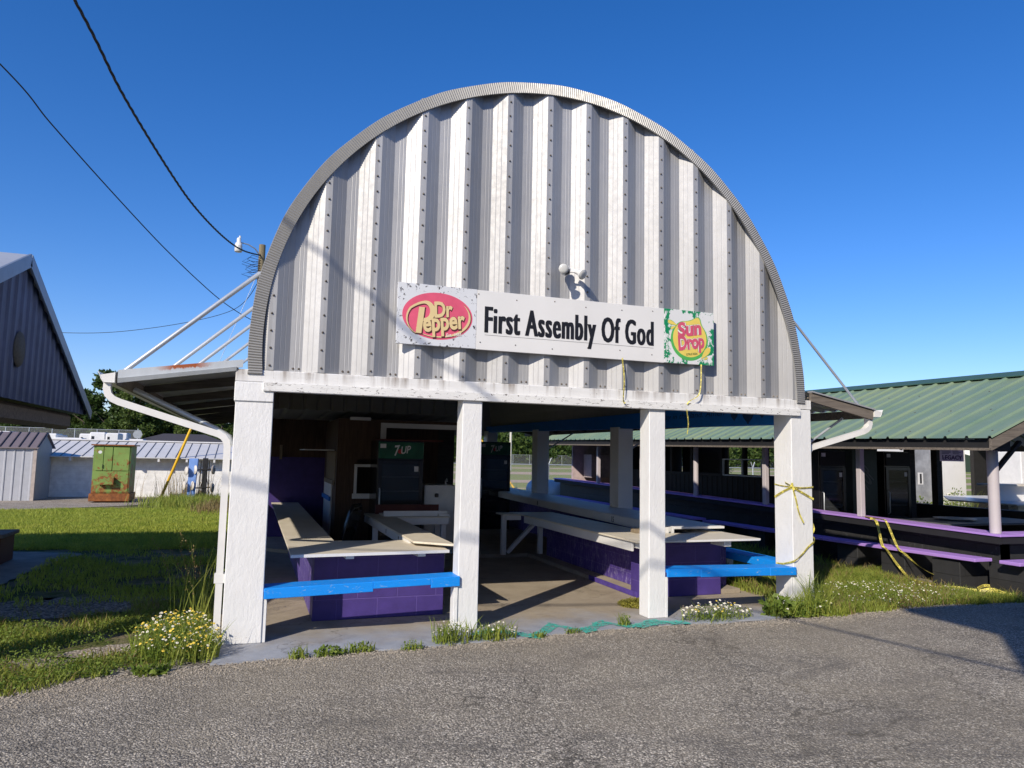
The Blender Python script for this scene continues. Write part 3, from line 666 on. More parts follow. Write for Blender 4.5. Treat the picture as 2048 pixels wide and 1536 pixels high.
for i in range(9):
    y = 5.5+i*0.16; pt.box(1.425, 1.439, y, y+0.105, 1.12, 1.62, 1)
pt.box(1.40, 1.424, 5.48, 6.96, 1.08, 1.15, 1)
pt.build('partition', [M['brown_panel'], M['slat_wood']], ST)
w = MB()
for i in range(8):
    y = 5.86+i*0.15; w.box(1.415, 1.437, y, y+0.138, 0.06, 1.075)
w.build('white_boarding', M['white_flat'], ST); MB().box(1.385, 1.413, 5.83, 7.1, 0.80, 0.87).build('blue_rail', M['beam_blue'], ST)
MB().box(0.95, 1.42, 5.6, 6.9, 1.63, 1.645).build('shelf', M['white_flat'], ST)
MB().box(0.28, 1.475, 7.46, 7.5, 0.0, 1.5).build('purple_panel', M['purple_sheet'], ST)
MB().box(0.28, 1.5, 7.501, 7.55, 0.0, 2.2).build('brown_panel', M['brown_panel'], ST)
MB().box(0.255, 0.285, 2.3, 7.45, 0.64, 0.8).build('side_board', M['purple_sheet'], ST)
MB().box(0.63, 0.68, 7.43, 7.459, 1.46, 1.72).build('wall_bracket', M['slat_wood'], ST)
mb = MB(); vs = []; fs = []
for i in range(61):
    x = 0.26+3.4*i/60; h = 0.02 if i % 6 == 0 else 0
    vs += [(x, 5.3, 2.26+h), (x, 7.6, 2.2+h)]
for i in range(60): fs.append((2*i, 2*i+2, 2*i+3, 2*i+1))
mb.add(vs, fs); mb.build('kitchen_roof', M['galv_dark'], ST)
# ------------------------------------------------------------------ sign board on the gable
def panel_flaked(name, base, chip, amt, edge=None, cx=0.0, hw=0.3):
    m = NT(name); col = m.ramp(m.noise(2, 6, 0.6), [(0.3, mul(base, 0.94)), (0.7, base)])
    n = m.noise(26 if edge and edge < 0.1 else 11, 10, 0.72, (1, 1, 0.8), 0.4)
    if edge is not None:
        s = m.xyz(); dx = m.math('MULTIPLY', m.math('ABSOLUTE', m.math('SUBTRACT', s[0], cx)), 1/hw); dz = m.math('MULTIPLY', m.math('ABSOLUTE', m.math('SUBTRACT', s[2], 2.89)), 1/0.285)
        e = m.math('MULTIPLY', m.ramp(m.math('MAXIMUM', dx, dz), [(0.6, 0.0), (1.0, 1.0)]), edge); n = m.math('ADD', n, e)
    k = m.ramp(n, [(1-amt-0.01, 0.0), (1-amt, 1.0)]); col = m.mix(k, col, chip); m.base(col); m.set(0.45, 0, 0.4); return m.m
SX = 3.04
sg = MB(); sg.box(2.107, 4.157, -0.040, -0.012, 2.603, 3.178)
sign = sg.build('sign_board', plain('sign_white', (0.74, 0.735, 0.72), 0.45, 0, 0.04, 2, 0.02), None, 0.002)
tag(sign, 'long white church sign with soda logo panels at both ends, across the gable', 'sign')
sp = MB(); sp.box(1.343, 2.105, -0.042, -0.012, 2.607, 3.18); sp1 = sp.build('soda_panel', panel_flaked('flaked_white', (0.68, 0.70, 0.73), (0.05, 0.045, 0.05), 0.365, 0.06, 1.724, 0.38), sign, 0.002)
sp1['label'] = 'flaked white panel with pink oval soda logo'
sp = MB(); sp.box(4.159, 4.769, -0.042, -0.012, 2.607, 3.18); sp2 = sp.build('soda_panel', panel_flaked('flaked_green', (0.72, 0.73, 0.73), (0.01, 0.24, 0.1), 0.37, 0.15, 4.464, 0.305), sign, 0.002)
sp2['label'] = 'panel with yellow and green citrus soda logo and green chipped edges'
tx = MB()
for i_, dx_ in enumerate((-0.0095, -0.005, 0, 0.005, 0.0095)): put_text(tx, 'First Assembly Of God', 2.194+dx_, 4.023+dx_, 2.768, 3.028, -0.0415-0.0002*i_, offset=0.006, ref='FGd', space=1.13)
lt = tx.build('lettering', M['ink'], sign)
ul = MB(); ul.box(2.19, 4.03, -0.0412, -0.0405, 2.746, 2.7495); ul.build('underline', plain('grey_line', (0.2, 0.2, 0.2), 0.6, bump=0), sign)
for x in (2.13, 2.5, 2.9, 3.27, 3.64, 4.02):
    for z in (2.68, 3.12): MB().lathe([(0.007, 0), (0.005, 0.004), (0, 0.005)], (x+rnd.uniform(-.02, .02), -0.040, z+rnd.uniform(-.02, .02)), (0, -1, 0), 8).build('screw', M['screw'], sign)
pink = plain('faded_red_oval', (0.74, 0.115, 0.2), 0.4, 0, 0.16, 4, 0); cream = plain('cream_print', (0.72, 0.56, 0.29), 0.45, 0, 0.05, bump=0); shade = plain('maroon_outline', (0.1, 0.025, 0.03), 0.5, bump=0)
y0 = -0.0432; dy = 0.0006
lg = MB(); cx, cz = 1.727, 2.889
disc(lg, cx, cz, 0.337, 0.222, y0, mi=0)
def big_p(ox, oz, y, grow, mi):
    g = grow
    st = [(1.520, 2.716), (1.574, 2.716), (1.600, 2.962), (1.546, 2.962)]
    lg.add([(ox+st[0][0]-g, y, oz+st[0][1]-g), (ox+st[1][0]+g, y, oz+st[1][1]-g), (ox+st[2][0]+g, y, oz+st[2][1]+g), (ox+st[3][0]-g, y, oz+st[3][1]+g)], [(0, 1, 2, 3)], mi)
    vs = []; fs = []; n = 34          # the bowl and the long swash that sweeps back round the P
    for i in range(n+1):
        t = -1.75+(math.pi+2.85)*i/n; u = i/n
        wd = (0.030+0.02*math.sin(math.pi*min(1, u*1.7)))*(1-max(0, u-0.45)*1.45)+g
        if t < math.pi/2+0.2: px_, pz_, a, b = 1.603, 2.928, 0.072, 0.083
        else:
            k = min(1, (t-math.pi/2-0.2)/0.7); px_, pz_, a, b = 1.603-0.01*k, 2.928-0.075*k, 0.072+0.088*k, 0.083+0.073*k
        ca, sa = math.cos(t), math.sin(t)
        vs += [(ox+px_+(a+wd/2)*ca, y, oz+pz_+(b+wd/2)*sa), (ox+px_+(a-wd/2)*ca, y, oz+pz_+(b-wd/2)*sa)]
    for i in range(n): fs.append((2*i, 2*i+2, 2*i+3, 2*i+1))
    lg.add(vs, fs, mi)
crescent(lg, cx+0.004, cz-0.004, 0.322, 0.205, y0-dy, -2.25, 0.75, 0.085, 2); crescent(lg, cx, cz, 0.318, 0.202, y0-2*dy, -2.2, 0.72, 0.085, 1)
big_p(0.006, -0.007, y0-3*dy, 0.006, 2)
put_text(lg, 'Dr', 1.684, 1.875, 2.872, 3.033, y0-3.5*dy, 0.065, 0.1, R(7), 2); put_text(lg, 'epper', 1.588, 2.005, 2.742, 2.885, y0-4*dy, 0.062, 0.1, R(9), 2, ref='e')
big_p(0, 0, y0-5*dy, 0, 1)
put_text(lg, 'Dr', 1.684, 1.868, 2.881, 3.034, y0-6*dy, 0.035, 0.1, R(7), 1); put_text(lg, 'epper', 1.585, 1.996, 2.757, 2.882, y0-7*dy, 0.032, 0.1, R(9), 1, ref='e')
put_text(lg, 'Est. 1885', 1.812, 1.958, 2.708, 2.738, y0-7*dy, 0.01, 0.05, R(6), 3)
lg.build('soda_logo', [pink, cream, shade, M['petal']], sp1)
yel = plain('yellow_print', (0.78, 0.6, 0.13), 0.45, 0, 0.06, bump=0); grn = plain('green_print', (0.09, 0.42, 0.1), 0.45, 0, 0.08, bump=0); pk = plain('pink_print', (0.62, 0.1, 0.17), 0.45, 0, 0.1, bump=0); dgr = plain('dark_green_print', (0.02, 0.12, 0.05), 0.5, bump=0)
lg = MB(); cx, cz = 4.462, 2.872
def drop(y, s, mi, ox=0, oz=0):
    p = []
    for i in range(60):
        t = 2*math.pi*i/60; r = 1+0.27*math.exp(-((t-1.15)/0.2)**2)-0.07*math.exp(-((t-1.75)/0.25)**2)
        p.append((cx+ox+0.222*s*r*math.cos(t), y, cz+oz+0.214*s*r*math.sin(t)))
    lg.add(p, [tuple(range(60))], mi)
drop(y0, 1.03, 1, 0.002, -0.008); drop(y0-dy, 0.93, 0, 0.006, 0.008)
def tear(x0, z0, x1, z1, w, y, mi):
    d = Vector((x1-x0, z1-z0)); n = Vector((-d.y, d.x)).normalized(); p = []
    for i in range(20):
        t = 2*math.pi*i/20; u = 0.5-0.5*math.cos(t); q = w*math.sin(t)*(u**0.8); p.append((x0+d.x*u+n.x*q, y, z0+d.y*u+n.y*q))
    lg.add(p, [tuple(range(20))], mi)
for a in ((4.32, 3.01, 4.20, 3.05, 0.028), (4.30, 3.005, 4.235, 2.97, 0.018), (4.60, 2.66, 4.715, 2.795, 0.045), (4.63, 2.66, 4.69, 2.69, 0.016)):
    tear(*a[:4], a[4]*1.25, y0-dy, 1); tear(*a[:4], a[4], y0-2*dy, 0)
for off, mi, y in ((0.10, 3, y0-3*dy), (0.085, 4, y0-4*dy), (0.045, 2, y0-5*dy)):
    put_text(lg, 'Sun', 4.31, 4.61, 2.905, 3.065, y, off, 0.12, R(9), mi); put_text(lg, 'Drop', 4.315, 4.645, 2.765, 2.925, y-0.0001, off, 0.12, R(9), mi, ref='D')
put_text(lg, 'CITRUS SODA', 4.42, 4.56, 2.705, 2.727, y0-6*dy, 0.01, 0.1, R(8), 3)
lg.build('soda_logo', [yel, grn, pk, dgr, M['petal']], sp2)

# ------------------------------------------------------------------ twin floodlight
fx = thing('floodlight', 'twin lamp floodlight fixed above the church sign', 'floodlight', (3.03, -0.01, 3.47))
MB().lathe([(0.0, 0.03), (0.045, 0.028), (0.055, 0.015), (0.055, 0)], (3.035, -0.004, 3.475), (0, -1, 0), 16).build('base_plate', M['white_plain'], fx)
MB().box(3.022, 3.05, -0.085, -0.02, 3.425, 3.475).build('sensor', M['black_gloss'], fx, 0.004)
for dx, dr in ((-0.075, (-0.22, -0.95, -0.22)), (0.09, (0.35, -0.75, -0.45))):
    a = Vector((3.035, -0.05, 3.455)); d = Vector(dr).normalized(); b = a+Vector((dx, -0.05, 0.005 if dx < 0 else -0.01))
    lp = MB().tube([a, a+(b-a)*0.6, b], 0.011, 8).lathe([(0.016, -0.03), (0.024, 0), (0.026, 0.045), (0.05, 0.095), (0.052, 0.102)], b-d*0.02, d, 16).build('lamp', M['white_plain'], fx)
    MB().lathe([(0.05, 0.0), (0.045, 0.008), (0.02, 0.012), (0.0, 0.013)], b-d*0.02+d*0.1, d, 16).build('lens', plain('lamp_lens', (0.6, 0.6, 0.58), 0.15, 0, 0.05, bump=0), lp)

# ------------------------------------------------------------------ counters and benches of the stand
c1 = thing('serving_counter', 'cream topped counter on purple blocks inside the left bay', 'counter', (0.8, 0.7, 0))
MB().box(0.773, 2.05, 0.70, 0.90, 0, 0.62).build('block_wall', M['purple'], c1, 0.004); MB().box(0.773, 0.96, 0.903, 7.4, 0, 0.62).build('block_wall', M['purple_side'], c1, 0.004)
MB().poly([(0.532, 0.33), (2.02, 0.41), (2.02, 1.27), (1.02, 1.335), (1.0, 7.4), (0.532, 7.4)], 0.655, 0.676).build('counter_top', M['counter'], c1, 0.003)
MB().poly([(0.53, 0.312), (2.02, 0.394), (2.02, 0.408), (0.53, 0.328)], 0.650, 0.677).build('edge_strip', M['white_flat'], c1)
for x, y in ((1.03, 0.40), (1.72, 0.44)): MB().hexa([(x, y, 0.615), (x+0.075, y, 0.615), (x+0.075, 0.70, 0.60), (x, 0.70, 0.60), (x, y, 0.652), (x+0.075, y, 0.652), (x+0.075, 0.70, 0.652), (x, 0.70, 0.652)]).build('bracket', M['white_flat'], c1, 0.002)
c2 = thing('serving_counter', 'white framed counter running back beside the middle posts toward the glass cooler', 'counter', (1.9, 2.4, 0))
MB().poly([(1.735, 0.75), (2.09, 0.42), (2.09, 3.55), (2.86, 3.55), (2.86, 4.15), (1.735, 4.2)], 0.705, 0.726).build('counter_top', M['counter'], c2, 0.003)
b = MB(); b.box(1.742, 1.775, 1.0, 4.18, 0.61, 0.704); b.box(2.1, 2.84, 3.56, 3.59, 0.615, 0.704); b.box(2.83, 2.857, 3.59, 4.1, 0.615, 0.704); b.build('apron', M['white_flat'], c2, 0.003)
for x, y in ((1.78, 1.3), (1.78, 3.6), (2.75, 3.62), (2.75, 4.0), (2.0, 1.1)): MB().box(x, x+0.07, y, y+0.07, 0.0 if y > 1.2 else 0.0, 0.703).build('leg', M['white_flat'], c2, 0.003)
for y in (1.55, 2.35): MB().box(1.7385, 1.7415, y, y+0.02, 0.635, 0.685).build('black_mark', M['ink'], c2)
bx = thing('wooden_tray', 'long white wooden tray with a brown back lying on the rear counter', 'tray', (2.35, 3.9, 0.727))
MB().box(1.93, 2.84, 3.66, 3.68, 0.727, 0.80).build('front_board', M['white_flat'], bx, 0.002); MB().box(1.93, 2.84, 3.69, 4.06, 0.7275, 0.745).build('base_board', M['white_flat'], bx)
MB().box(1.88, 2.82, 4.08, 4.11, 0.7275, 0.86).build('back_board', M['dark_red'], bx); MB().box(2.70, 2.86, 3.60, 3.655, 0.727, 0.757).build('corner_block', M['white_flat'], bx, 0.002)
c3 = thing('serving_counter', 'cream topped counter on purple blocks inside the right bay', 'counter', (5.0, 1.0, 0))
MB().box(4.434, 5.55, 0.96, 1.15, 0, 0.62).build('block_wall', M['purple'], c3, 0.004); MB().box(4.62, 4.80, 1.153, 4.2, 0.056, 0.62).build('block_wall', M['purple_side'], c3, 0.004)
MB().poly([(4.205, 0.6), (5.88, 0.63), (5.91, 3.5), (5.45, 3.5), (5.45, 1.32), (4.9, 1.32), (4.88, 4.66), (3.91, 4.66), (3.91, 4.27), (4.19, 4.22), (4.20, 0.72)], 0.672, 0.692).build('counter_top', M['counter'], c3, 0.003)
b = MB(); b.box(4.225, 4.25, 0.75, 4.2, 0.565, 0.671); b.box(3.96, 4.21, 4.285, 4.31, 0.60, 0.671); b.box(4.24, 5.86, 0.612, 0.626, 0.668, 0.692); b.build('apron', M['white_flat'], c3, 0.003)
MB().box(4.27, 4.34, 0.68, 0.95, 0.6, 0.668).build('bracket', M['white_flat'], c3, 0.003); MB().box(5.40, 5.50, 0.68, 0.95, 0.6, 0.668).build('bracket', M['white_flat'], c3, 0.003)
for x in (3.915, 4.535): MB().box(x, x+0.075, 4.34, 4.41, 0.057, 0.671).build('leg', M['white_flat'], c3, 0.003)
MB().beam((4.02, 4.375, 0.09), (4.52, 4.375, 0.59), 0.05, 0.085, (0, 1, 0)).build('brace', M['white_flat'], c3, 0.003)
sc_ = thing('scrap_board', 'white offcut board standing at the end of the right counter', 'board', (5.0, 1.3, 0.692))
MB().prism([(4.93, 1.33, 0.693), (5.06, 1.33, 0.693), (5.06, 1.33, 0.765), (4.96, 1.33, 0.765), (4.9, 1.33, 0.725)], (0, 0.025, 0)).build('board', M['white_flat'], sc_, 0.002); MB().box(4.62, 4.92, 1.36, 1.5, 0.6925, 0.74).build('block', M['slat_wood'], sc_, 0.003)
def bench(x0, x1, y0, y1, zl, zr, th, lab, lips):
    t = thing('bench', lab, 'bench', ((x0+x1)/2, (y0+y1)/2, zl-th))
    k = lambda x: zl+(zr-zl)*(x-x0)/(x1-x0)
    MB().hexa([(x0, y0+0.028, zl-0.035), (x1, y0+0.028, zr-0.035), (x1, y1, zr-0.035), (x0, y1, zl-0.035), (x0, y0+0.028, zl), (x1, y0+0.028, zr), (x1, y1, zr), (x0, y1, zl)]).build('seat', M['bench_blue'], t, 0.004)
    for a, b, h, d in lips:
        MB().hexa([(a, y0+d, k(a)-h), (b, y0+d, k(b)-h), (b, y0+0.0265, k(b)-h), (a, y0+0.0265, k(a)-h), (a, y0+d, k(a)+0.001), (b, y0+d, k(b)+0.001), (b, y0+0.0265, k(b)+0.001), (a, y0+0.0265, k(a)+0.001)]).build('front_board', M['bench_blue'], t, 0.004)
    return t
bench(0.312, 2.015, -0.03, 0.235, 0.447, 0.492, 0.08, 'blue plank bench between the two left posts', [(0.312, 1.225, 0.085, 0), (1.226, 1.745, 0.06, 0), (1.746, 2.015, 0.088, 0)])
bench(4.206, 5.822, -0.03, 0.245, 0.481, 0.455, 0.08, 'blue plank bench between the two right posts', [(4.206, 4.60, 0.075, 0), (4.601, 5.47, 0.082, 0), (5.471, 5.822, 0.084, -0.003)])
sb = thing('bench', 'blue plank bench running back along the outside of the right posts', 'bench', (6.05, 2.2, 0.4))
MB().box(5.97, 6.19, 0.31, 4.05, 0.405, 0.45).build('seat', M['bench_blue'], sb, 0.004); MB().box(5.92, 5.968, 0.32, 4.03, 0.36, 0.448).build('side_board', M['bench_blue'], sb, 0.004)
for y in (1.5, 3.4): MB().box(6.03, 6.13, y, y+0.09, 0, 0.404).build('leg', M['white'], sb)

# ------------------------------------------------------------------ coolers, sink cabinet, chairs
def cooler(x, y, w, d, h, label, z=0.0, brand='7UP', rz=0):
    t = thing('glass_door_cooler', label, 'drink cooler', (x, y, z)); x0, x1 = x-w/2, x+w/2
    b = MB(); b.box(x0, x0+0.04, y, y+d, z, z+h); b.box(x1-0.04, x1, y, y+d, z, z+h); b.box(x0+0.041, x1-0.041, y+d-0.03, y+d, z, z+h); b.box(x0+0.041, x1-0.041, y+0.001, y+d-0.031, z+h-0.30, z+h); b.box(x0+0.041, x1-0.041, y+0.001, y+d-0.031, z, z+0.22)
    b.build('cabinet', M['black_gloss'], t, 0.004)
    hd = MB().box(x0+0.01, x1-0.01, y-0.035, y-0.001, z+h-0.275, z+h-0.02).build('header', M['green_sign'] if brand else M['black_matt'], t, 0.008)
    tx = MB(); zc = z+h-0.15
    if brand:
        put_text(tx, '7', x-0.12, x-0.015, zc-0.08, zc+0.08, y-0.0365, 0.02, 0.3, R(8)); put_text(tx, 'UP', x-0.01, x+0.15, zc-0.045, zc+0.07, y-0.0368, 0.02, 0.3, R(8)); disc(tx, x-0.02, zc-0.015, 0.035, 0.035, y-0.0362, 20, 1)
        tx.build('header_print', [M['white_plain'], M['red']], hd)
    st = MB().box(x0+0.03, x0+0.12, y-0.0365, y-0.0355, zc+0.035, zc+0.1); st.build('label_card', M['white_plain'], hd)
    z0, z1 = z+0.2, z+h-0.3
    dr = MB(); dr.box(x0+0.01, x0+0.07, y-0.035, y-0.001, z0, z1); dr.box(x1-0.07, x1-0.01, y-0.035, y-0.001, z0, z1); dr.box(x0+0.071, x1-0.071, y-0.034, y-0.002, z1-0.06, z1); dr.box(x0+0.071, x1-0.071, y-0.034, y-0.002, z0, z0+0.06)
    dr = dr.build('door', M['black_gloss'], t, 0.003)
    MB().box(x0+0.071, x1-0.071, y-0.022, y-0.018, z0+0.061, z1-0.061).build('glass_pane', M['glass'], dr)
    MB().tube([(x0+0.04, y-0.036, z0+0.45), (x0+0.04, y-0.07, z0+0.47), (x0+0.04, y-0.07, z0+0.85), (x0+0.04, y-0.036, z0+0.87)], 0.01, 8).build('handle', M['pipe'], dr)
    st = MB(); st.box(x1-0.15, x1-0.085, y-0.0245, y-0.0225, z1-0.17, z1-0.09); st.build('sticker', M['white_plain'], dr)
    for i in range(5):
        zz = z0+0.16+i*0.22; s = MB()
        for q in range(9): s.tube([(x0+0.06+q*(w-0.12)/8, y+0.05, zz), (x0+0.06+q*(w-0.12)/8, y+d-0.08, zz)], 0.004, 4, smooth=False)
        s.box(x0+0.045, x1-0.045, y+0.03, y+0.036, zz-0.006, zz+0.014); s.build('shelf', M['shelf'], t)
    return t
cooler(2.33, 4.62, 0.72, 0.68, 1.80, 'glass door cooler with green header behind the rear counter of the stand')
cooler(5.05, 8.2, 0.70, 0.66, 1.84, 'glass door cooler half hidden behind the second post from the left', z=0.056)
sk = thing('sink_cabinet', 'white cabinet with a tap beside the green headed cooler', 'cabinet', (3.05, 4.7, 0))
MB().box(2.74, 3.24, 4.7, 5.25, 0, 1.12).build('body', M['white_plain'], sk, 0.006); MB().box(2.9, 2.96, 4.665, 4.698, 0.93, 0.99).build('dispenser', M['black_gloss'], sk, 0.01); MB().tube([(3.08, 4.72, 1.12), (3.08, 4.72, 1.2), (3.08, 4.66, 1.22), (3.08, 4.63, 1.18)], 0.012, 8).build('tap', M['pipe'], sk)
tr = thing('tray', 'dark red flat tray lying on top of the green headed cooler', 'tray', (2.45, 4.9, 1.8)); MB().box(2.0, 3.0, 4.62, 5.2, 1.801, 1.825).build('tray', M['dark_red'], tr, 0.004)
def chair(i):
    y = 3.55+i*0.115; x = 1.34+0.012*i
    t = thing('folding_chair', '', 'folding chair', (x, y, 0), 'folded black chairs leaning inside the left bay')
    L = 0.25
    def P(u, v): return (x+0.20*u+0.24*v/0.9-0.02, y+u*0.36, v)      # leaning to the right
    fr = MB(); 
    path = [P(-0.5, 0.02), P(-0.5, 0.62), P(-0.46, 0.80), P(-0.36, 0.87), P(0.36, 0.87), P(0.46, 0.80), P(0.5, 0.62), P(0.5, 0.02)]
    fr.tube(path, 0.013, 8); fr.build('frame', M['black_gloss'], t)
    q = 0.028
    MB().prism([P(-0.45, 0.60), P(0.45, 0.60), P(0.43, 0.82), P(-0.43, 0.82)], (0.012, -0.008, 0)).build('backrest', M['black_gloss'], t, 0.003)
    MB().prism([(p[0]-q, p[1]+0.012, p[2]) for p in (P(-0.44, 0.16), P(0.44, 0.16), P(0.44, 0.54), P(-0.44, 0.54))], (0.02, -0.01, 0)).build('seat', M['black_gloss'], t, 0.003)
    t['label'] = ['black folding chair nearest the open front of the leaning stack', 'black folding chair second from the front of the leaning stack', 'black folding chair in the middle of the leaning stack', 'black folding chair second from the back of the leaning stack', 'black folding chair at the back of the leaning stack'][i]
for i in range(5): chair(i)
# ------------------------------------------------------------------ caution tape
def tape_mat():
    return plain('caution_tape', (0.74, 0.64, 0.13), 0.4, 0, 0.12, 12, 0.1, 40)
M['tape'] = tape_mat()
TW = 0.56
def tape(name, label, strips, word='CAUTION', group=None, parent=None):
    """ribbons with running words: each strip is (path, width direction, width)"""
    p0 = strips[0][0][0]; mb = MB(); tx = MB()
    v, fs = text_poly(word+'  ', 0.02); v = v.copy(); h = v[:, 1].max(); v0 = v[:, 0].min(); wl = v[:, 0].max()-v0
    for path, wd, w in strips:
        w *= TW
        P = [Vector(p) for p in path]; Q = []                       # smooth the path
        for i in range(len(P)-1):
            a = P[max(i-1, 0)]; b = P[i]; c = P[i+1]; d = P[min(i+2, len(P)-1)]
            for k in range(6):
                t = k/6; Q.append(0.5*((2*b)+(c-a)*t+(2*a-5*b+4*c-d)*t*t+(3*b-a-3*c+d)*t*t*t))
        Q.append(P[-1]); wd = Vector(wd).normalized(); L = [0]; fr = []
        for i in range(1, len(Q)): L.append(L[-1]+(Q[i]-Q[i-1]).length)
        for i in range(len(Q)):
            d = (Q[min(i+1, len(Q)-1)]-Q[max(i-1, 0)]).normalized(); e = (wd-d*wd.dot(d)).normalized()
            tw = 0.25*math.sin(L[i]*9+len(Q)); n = d.cross(e); e = e*math.cos(tw)+n*math.sin(tw); fr.append((e, d.cross(e)))
        vs = []; f2 = []
        for q, (e, n) in zip(Q, fr): vs += [q-e*w/2, q+e*w/2]
        for i in range(len(Q)-1): f2.append((2*i, 2*i+1, 2*i+3, 2*i+2))
        mb.add(vs, f2, 0, True)
        sc = w*0.72/h; step = wl*sc*1.25; s = 0.02
        while s+wl*sc < L[-1]:
            for sd in (1, -1):
                out = []
                for p in v:
                    u = s+(p[0]-v0)*sc; i = min(max(0, np.searchsorted(L, u)-1), len(Q)-2); t = (u-L[i])/max(1e-6, L[i+1]-L[i])
                    e = fr[i][0].lerp(fr[i+1][0], t); n = fr[i][1].lerp(fr[i+1][1], t)
                    out.append(Q[i].lerp(Q[i+1], t)+e*((p[1]-h/2)*sc)+n*0.0012*sd)
                tx.add(out, fs)
            s += step
    t = mb.build(name, M['tape'], None, loc=p0); tag(t, label, 'caution tape', group)
    if tx.f: tx.build('tape_print', M['ink'], t)
    return t
tape('caution_tape', 'yellow caution tape strand hanging below the F of the Of lettering', [([(3.66, -0.052, 2.62), (3.685, -0.05, 2.4), (3.675, -0.05, 2.19), (3.70, -0.05, 2.16)], (1, 0, 0.2), 0.024)])
tape('caution_tape', 'yellow caution tape strand hanging below the citrus soda panel', [([(4.60, -0.055, 2.61), (4.59, -0.06, 2.4), (4.56, -0.06, 2.28), (4.46, -0.05, 2.215), (4.43, -0.045, 2.18)], (0.8, -0.5, 0.3), 0.024), ([(4.43, -0.04, 2.125), (4.455, -0.03, 1.98), (4.44, -0.03, 1.87)], (1, 0.2, 0), 0.022)])
K = Vector((5.80, -0.012, 1.325))
tape('caution_tape', 'yellow caution tape knotted round the right corner post', [
    ([K, (5.93, -0.012, 1.315), (6.088, -0.012, 1.325)], (0, 0, 1), 0.03), ([K, (5.95, -0.015, 1.255), (6.09, -0.012, 1.19)], (0, 0, 1), 0.04),
    ([K, (5.845, -0.016, 1.18), (5.875, -0.02, 1.05), (5.94, -0.022, 0.93)], (1, 0, 0.3), 0.034), ([(5.797, 0.275, 1.345), (5.797, 0.14, 1.33), K], (0, 0, 1), 0.024), ([(5.797, 0.275, 1.2), (5.797, 0.14, 1.265), K], (0, 0, 1), 0.045),
    ([(5.79, -0.02, 1.37), K, (5.82, -0.02, 1.29)], (1, 0, 0), 0.05), ([(5.796, 0.1, 1.37), (5.78, -0.005, 1.34), K], (0, 0.5, 0.6), 0.035)])
tape('caution_tape', 'yellow caution tape sagging low across the right corner post', [([(6.10, 0.1, 0.80), (6.096, -0.012, 0.745), (6.0, -0.016, 0.67), (5.9, -0.016, 0.58), (5.80, -0.016, 0.52), (5.796, 0.15, 0.47), (5.80, 0.27, 0.46)], (0, -0.2, 1), 0.035), ([(6.098, 0.05, 0.96), (6.115, 0.02, 0.86), (6.10, 0.05, 0.79)], (1, -0.5, 0), 0.03)])

# ------------------------------------------------------------------ utility pole, yard lamp, wires
up = thing('utility_pole', 'wooden utility pole with a yard lamp behind the arched roof', 'utility pole', (0.11, 20.0, 0))
MB().tube([(0.11, 20, 0), (0.11, 20, 8.85)], [0.15, 0.112], 14).build('post', M['pole'], up)
lm = MB().tube([(0.03, 19.9, 8.45), (-0.12, 19.75, 8.62), (-0.35, 19.65, 8.72), (-0.6, 19.55, 8.73)], 0.022, 8).build('lamp_arm', M['pipe'], up)
b = MB().lathe([(0.05, 0.22), (0.07, 0.18), (0.07, 0.05), (0.11, 0.03), (0.125, -0.08)], (-0.66, 19.52, 8.66), (0, 0, 1), 16); b.tube([(-0.63, 19.52, 8.86), (-0.63, 19.52, 8.95)], 0.035, 10); b.build('lamp_head', M['white_plain'], up)
MB().lathe([(0.12, 0.0), (0.13, -0.06), (0.125, -0.17), (0.11, -0.19), (0, -0.192)], (-0.66, 19.52, 8.575), (0, 0, 1), 16).build('lamp_shade', plain('lamp_refractor', (0.62, 0.6, 0.55), 0.2, 0, 0.05, bump=0), up)
wl = MB()
for i in range(8):
    a = rnd.uniform(0.15, 0.45); z = 8.35-i*0.09
    wl.tube([(0.08, 19.88, z), (-0.1-a*0.5, 19.8, z-0.02+rnd.uniform(-.05, .1)), (-0.15-a, 19.8, z-0.12), (-0.1-a*0.3, 19.82, z-0.2), (0.06, 19.9, z-0.1)], 0.009, 5)
wl.build('loose_wires', M['cable'], up)
gy = thing('guy_wire', 'guy wire with a yellow guard running from pole to the long white building', 'guy wire', (-2.62, 20.2, 0))
MB().tube([(-2.62, 20.2, 0.0), (-1.62, 20.17, 2.95)], 0.045, 8).build('guard', M['yellow_guard'], gy); MB().tube([(-2.62, 20.2, 0.0), (0.03, 20.0, 7.9)], 0.008, 6).build('wire', M['pipe'], gy)
def twisted(name, pts, r, label, n=150, twist=1.6):
    P = [Vector(p) for p in pts]; Q = []
    for i in range(len(P)-1):
        a = P[max(i-1, 0)]; b = P[i]; c = P[i+1]; d = P[min(i+2, len(P)-1)]
        for k in range(n//(len(P)-1)):
            t = k/(n//(len(P)-1)); Q.append(0.5*((2*b)+(c-a)*t+(2*a-5*b+4*c-d)*t*t+(3*b-a-3*c+d)*t*t*t))
    Q.append(P[-1]); mb = MB()
    if twist:
        for ph in (0, 2.1, 4.2):
            L = 0; W = []
            for i, q in enumerate(Q):
                if i: L += (q-Q[i-1]).length
                W.append(q+Vector((math.cos(L*twist*6+ph), 0, math.sin(L*twist*6+ph)))*r*1.1)
            mb.tube(W, r, 5)
    else: mb.tube(Q, r, 6)
    return tag(mb.build(name, M['cable'], None, loc=pts[0]), label, 'cable')
twisted('power_cable', [(-5.2, -6.0, 10.6), (-3.9, 0.4, 9.45), (-2.81, 5.75, 8.51), (-2.39, 7.81, 8.0), (-1.79, 10.75, 7.6), (-1.39, 12.7, 7.5), (-0.89, 15.14, 7.6), (-0.45, 17.4, 7.9), (0.05, 19.9, 8.45)], 0.0135, 'thick twisted black power cable sagging to the pole by the yard lamp', 420, 1.5)
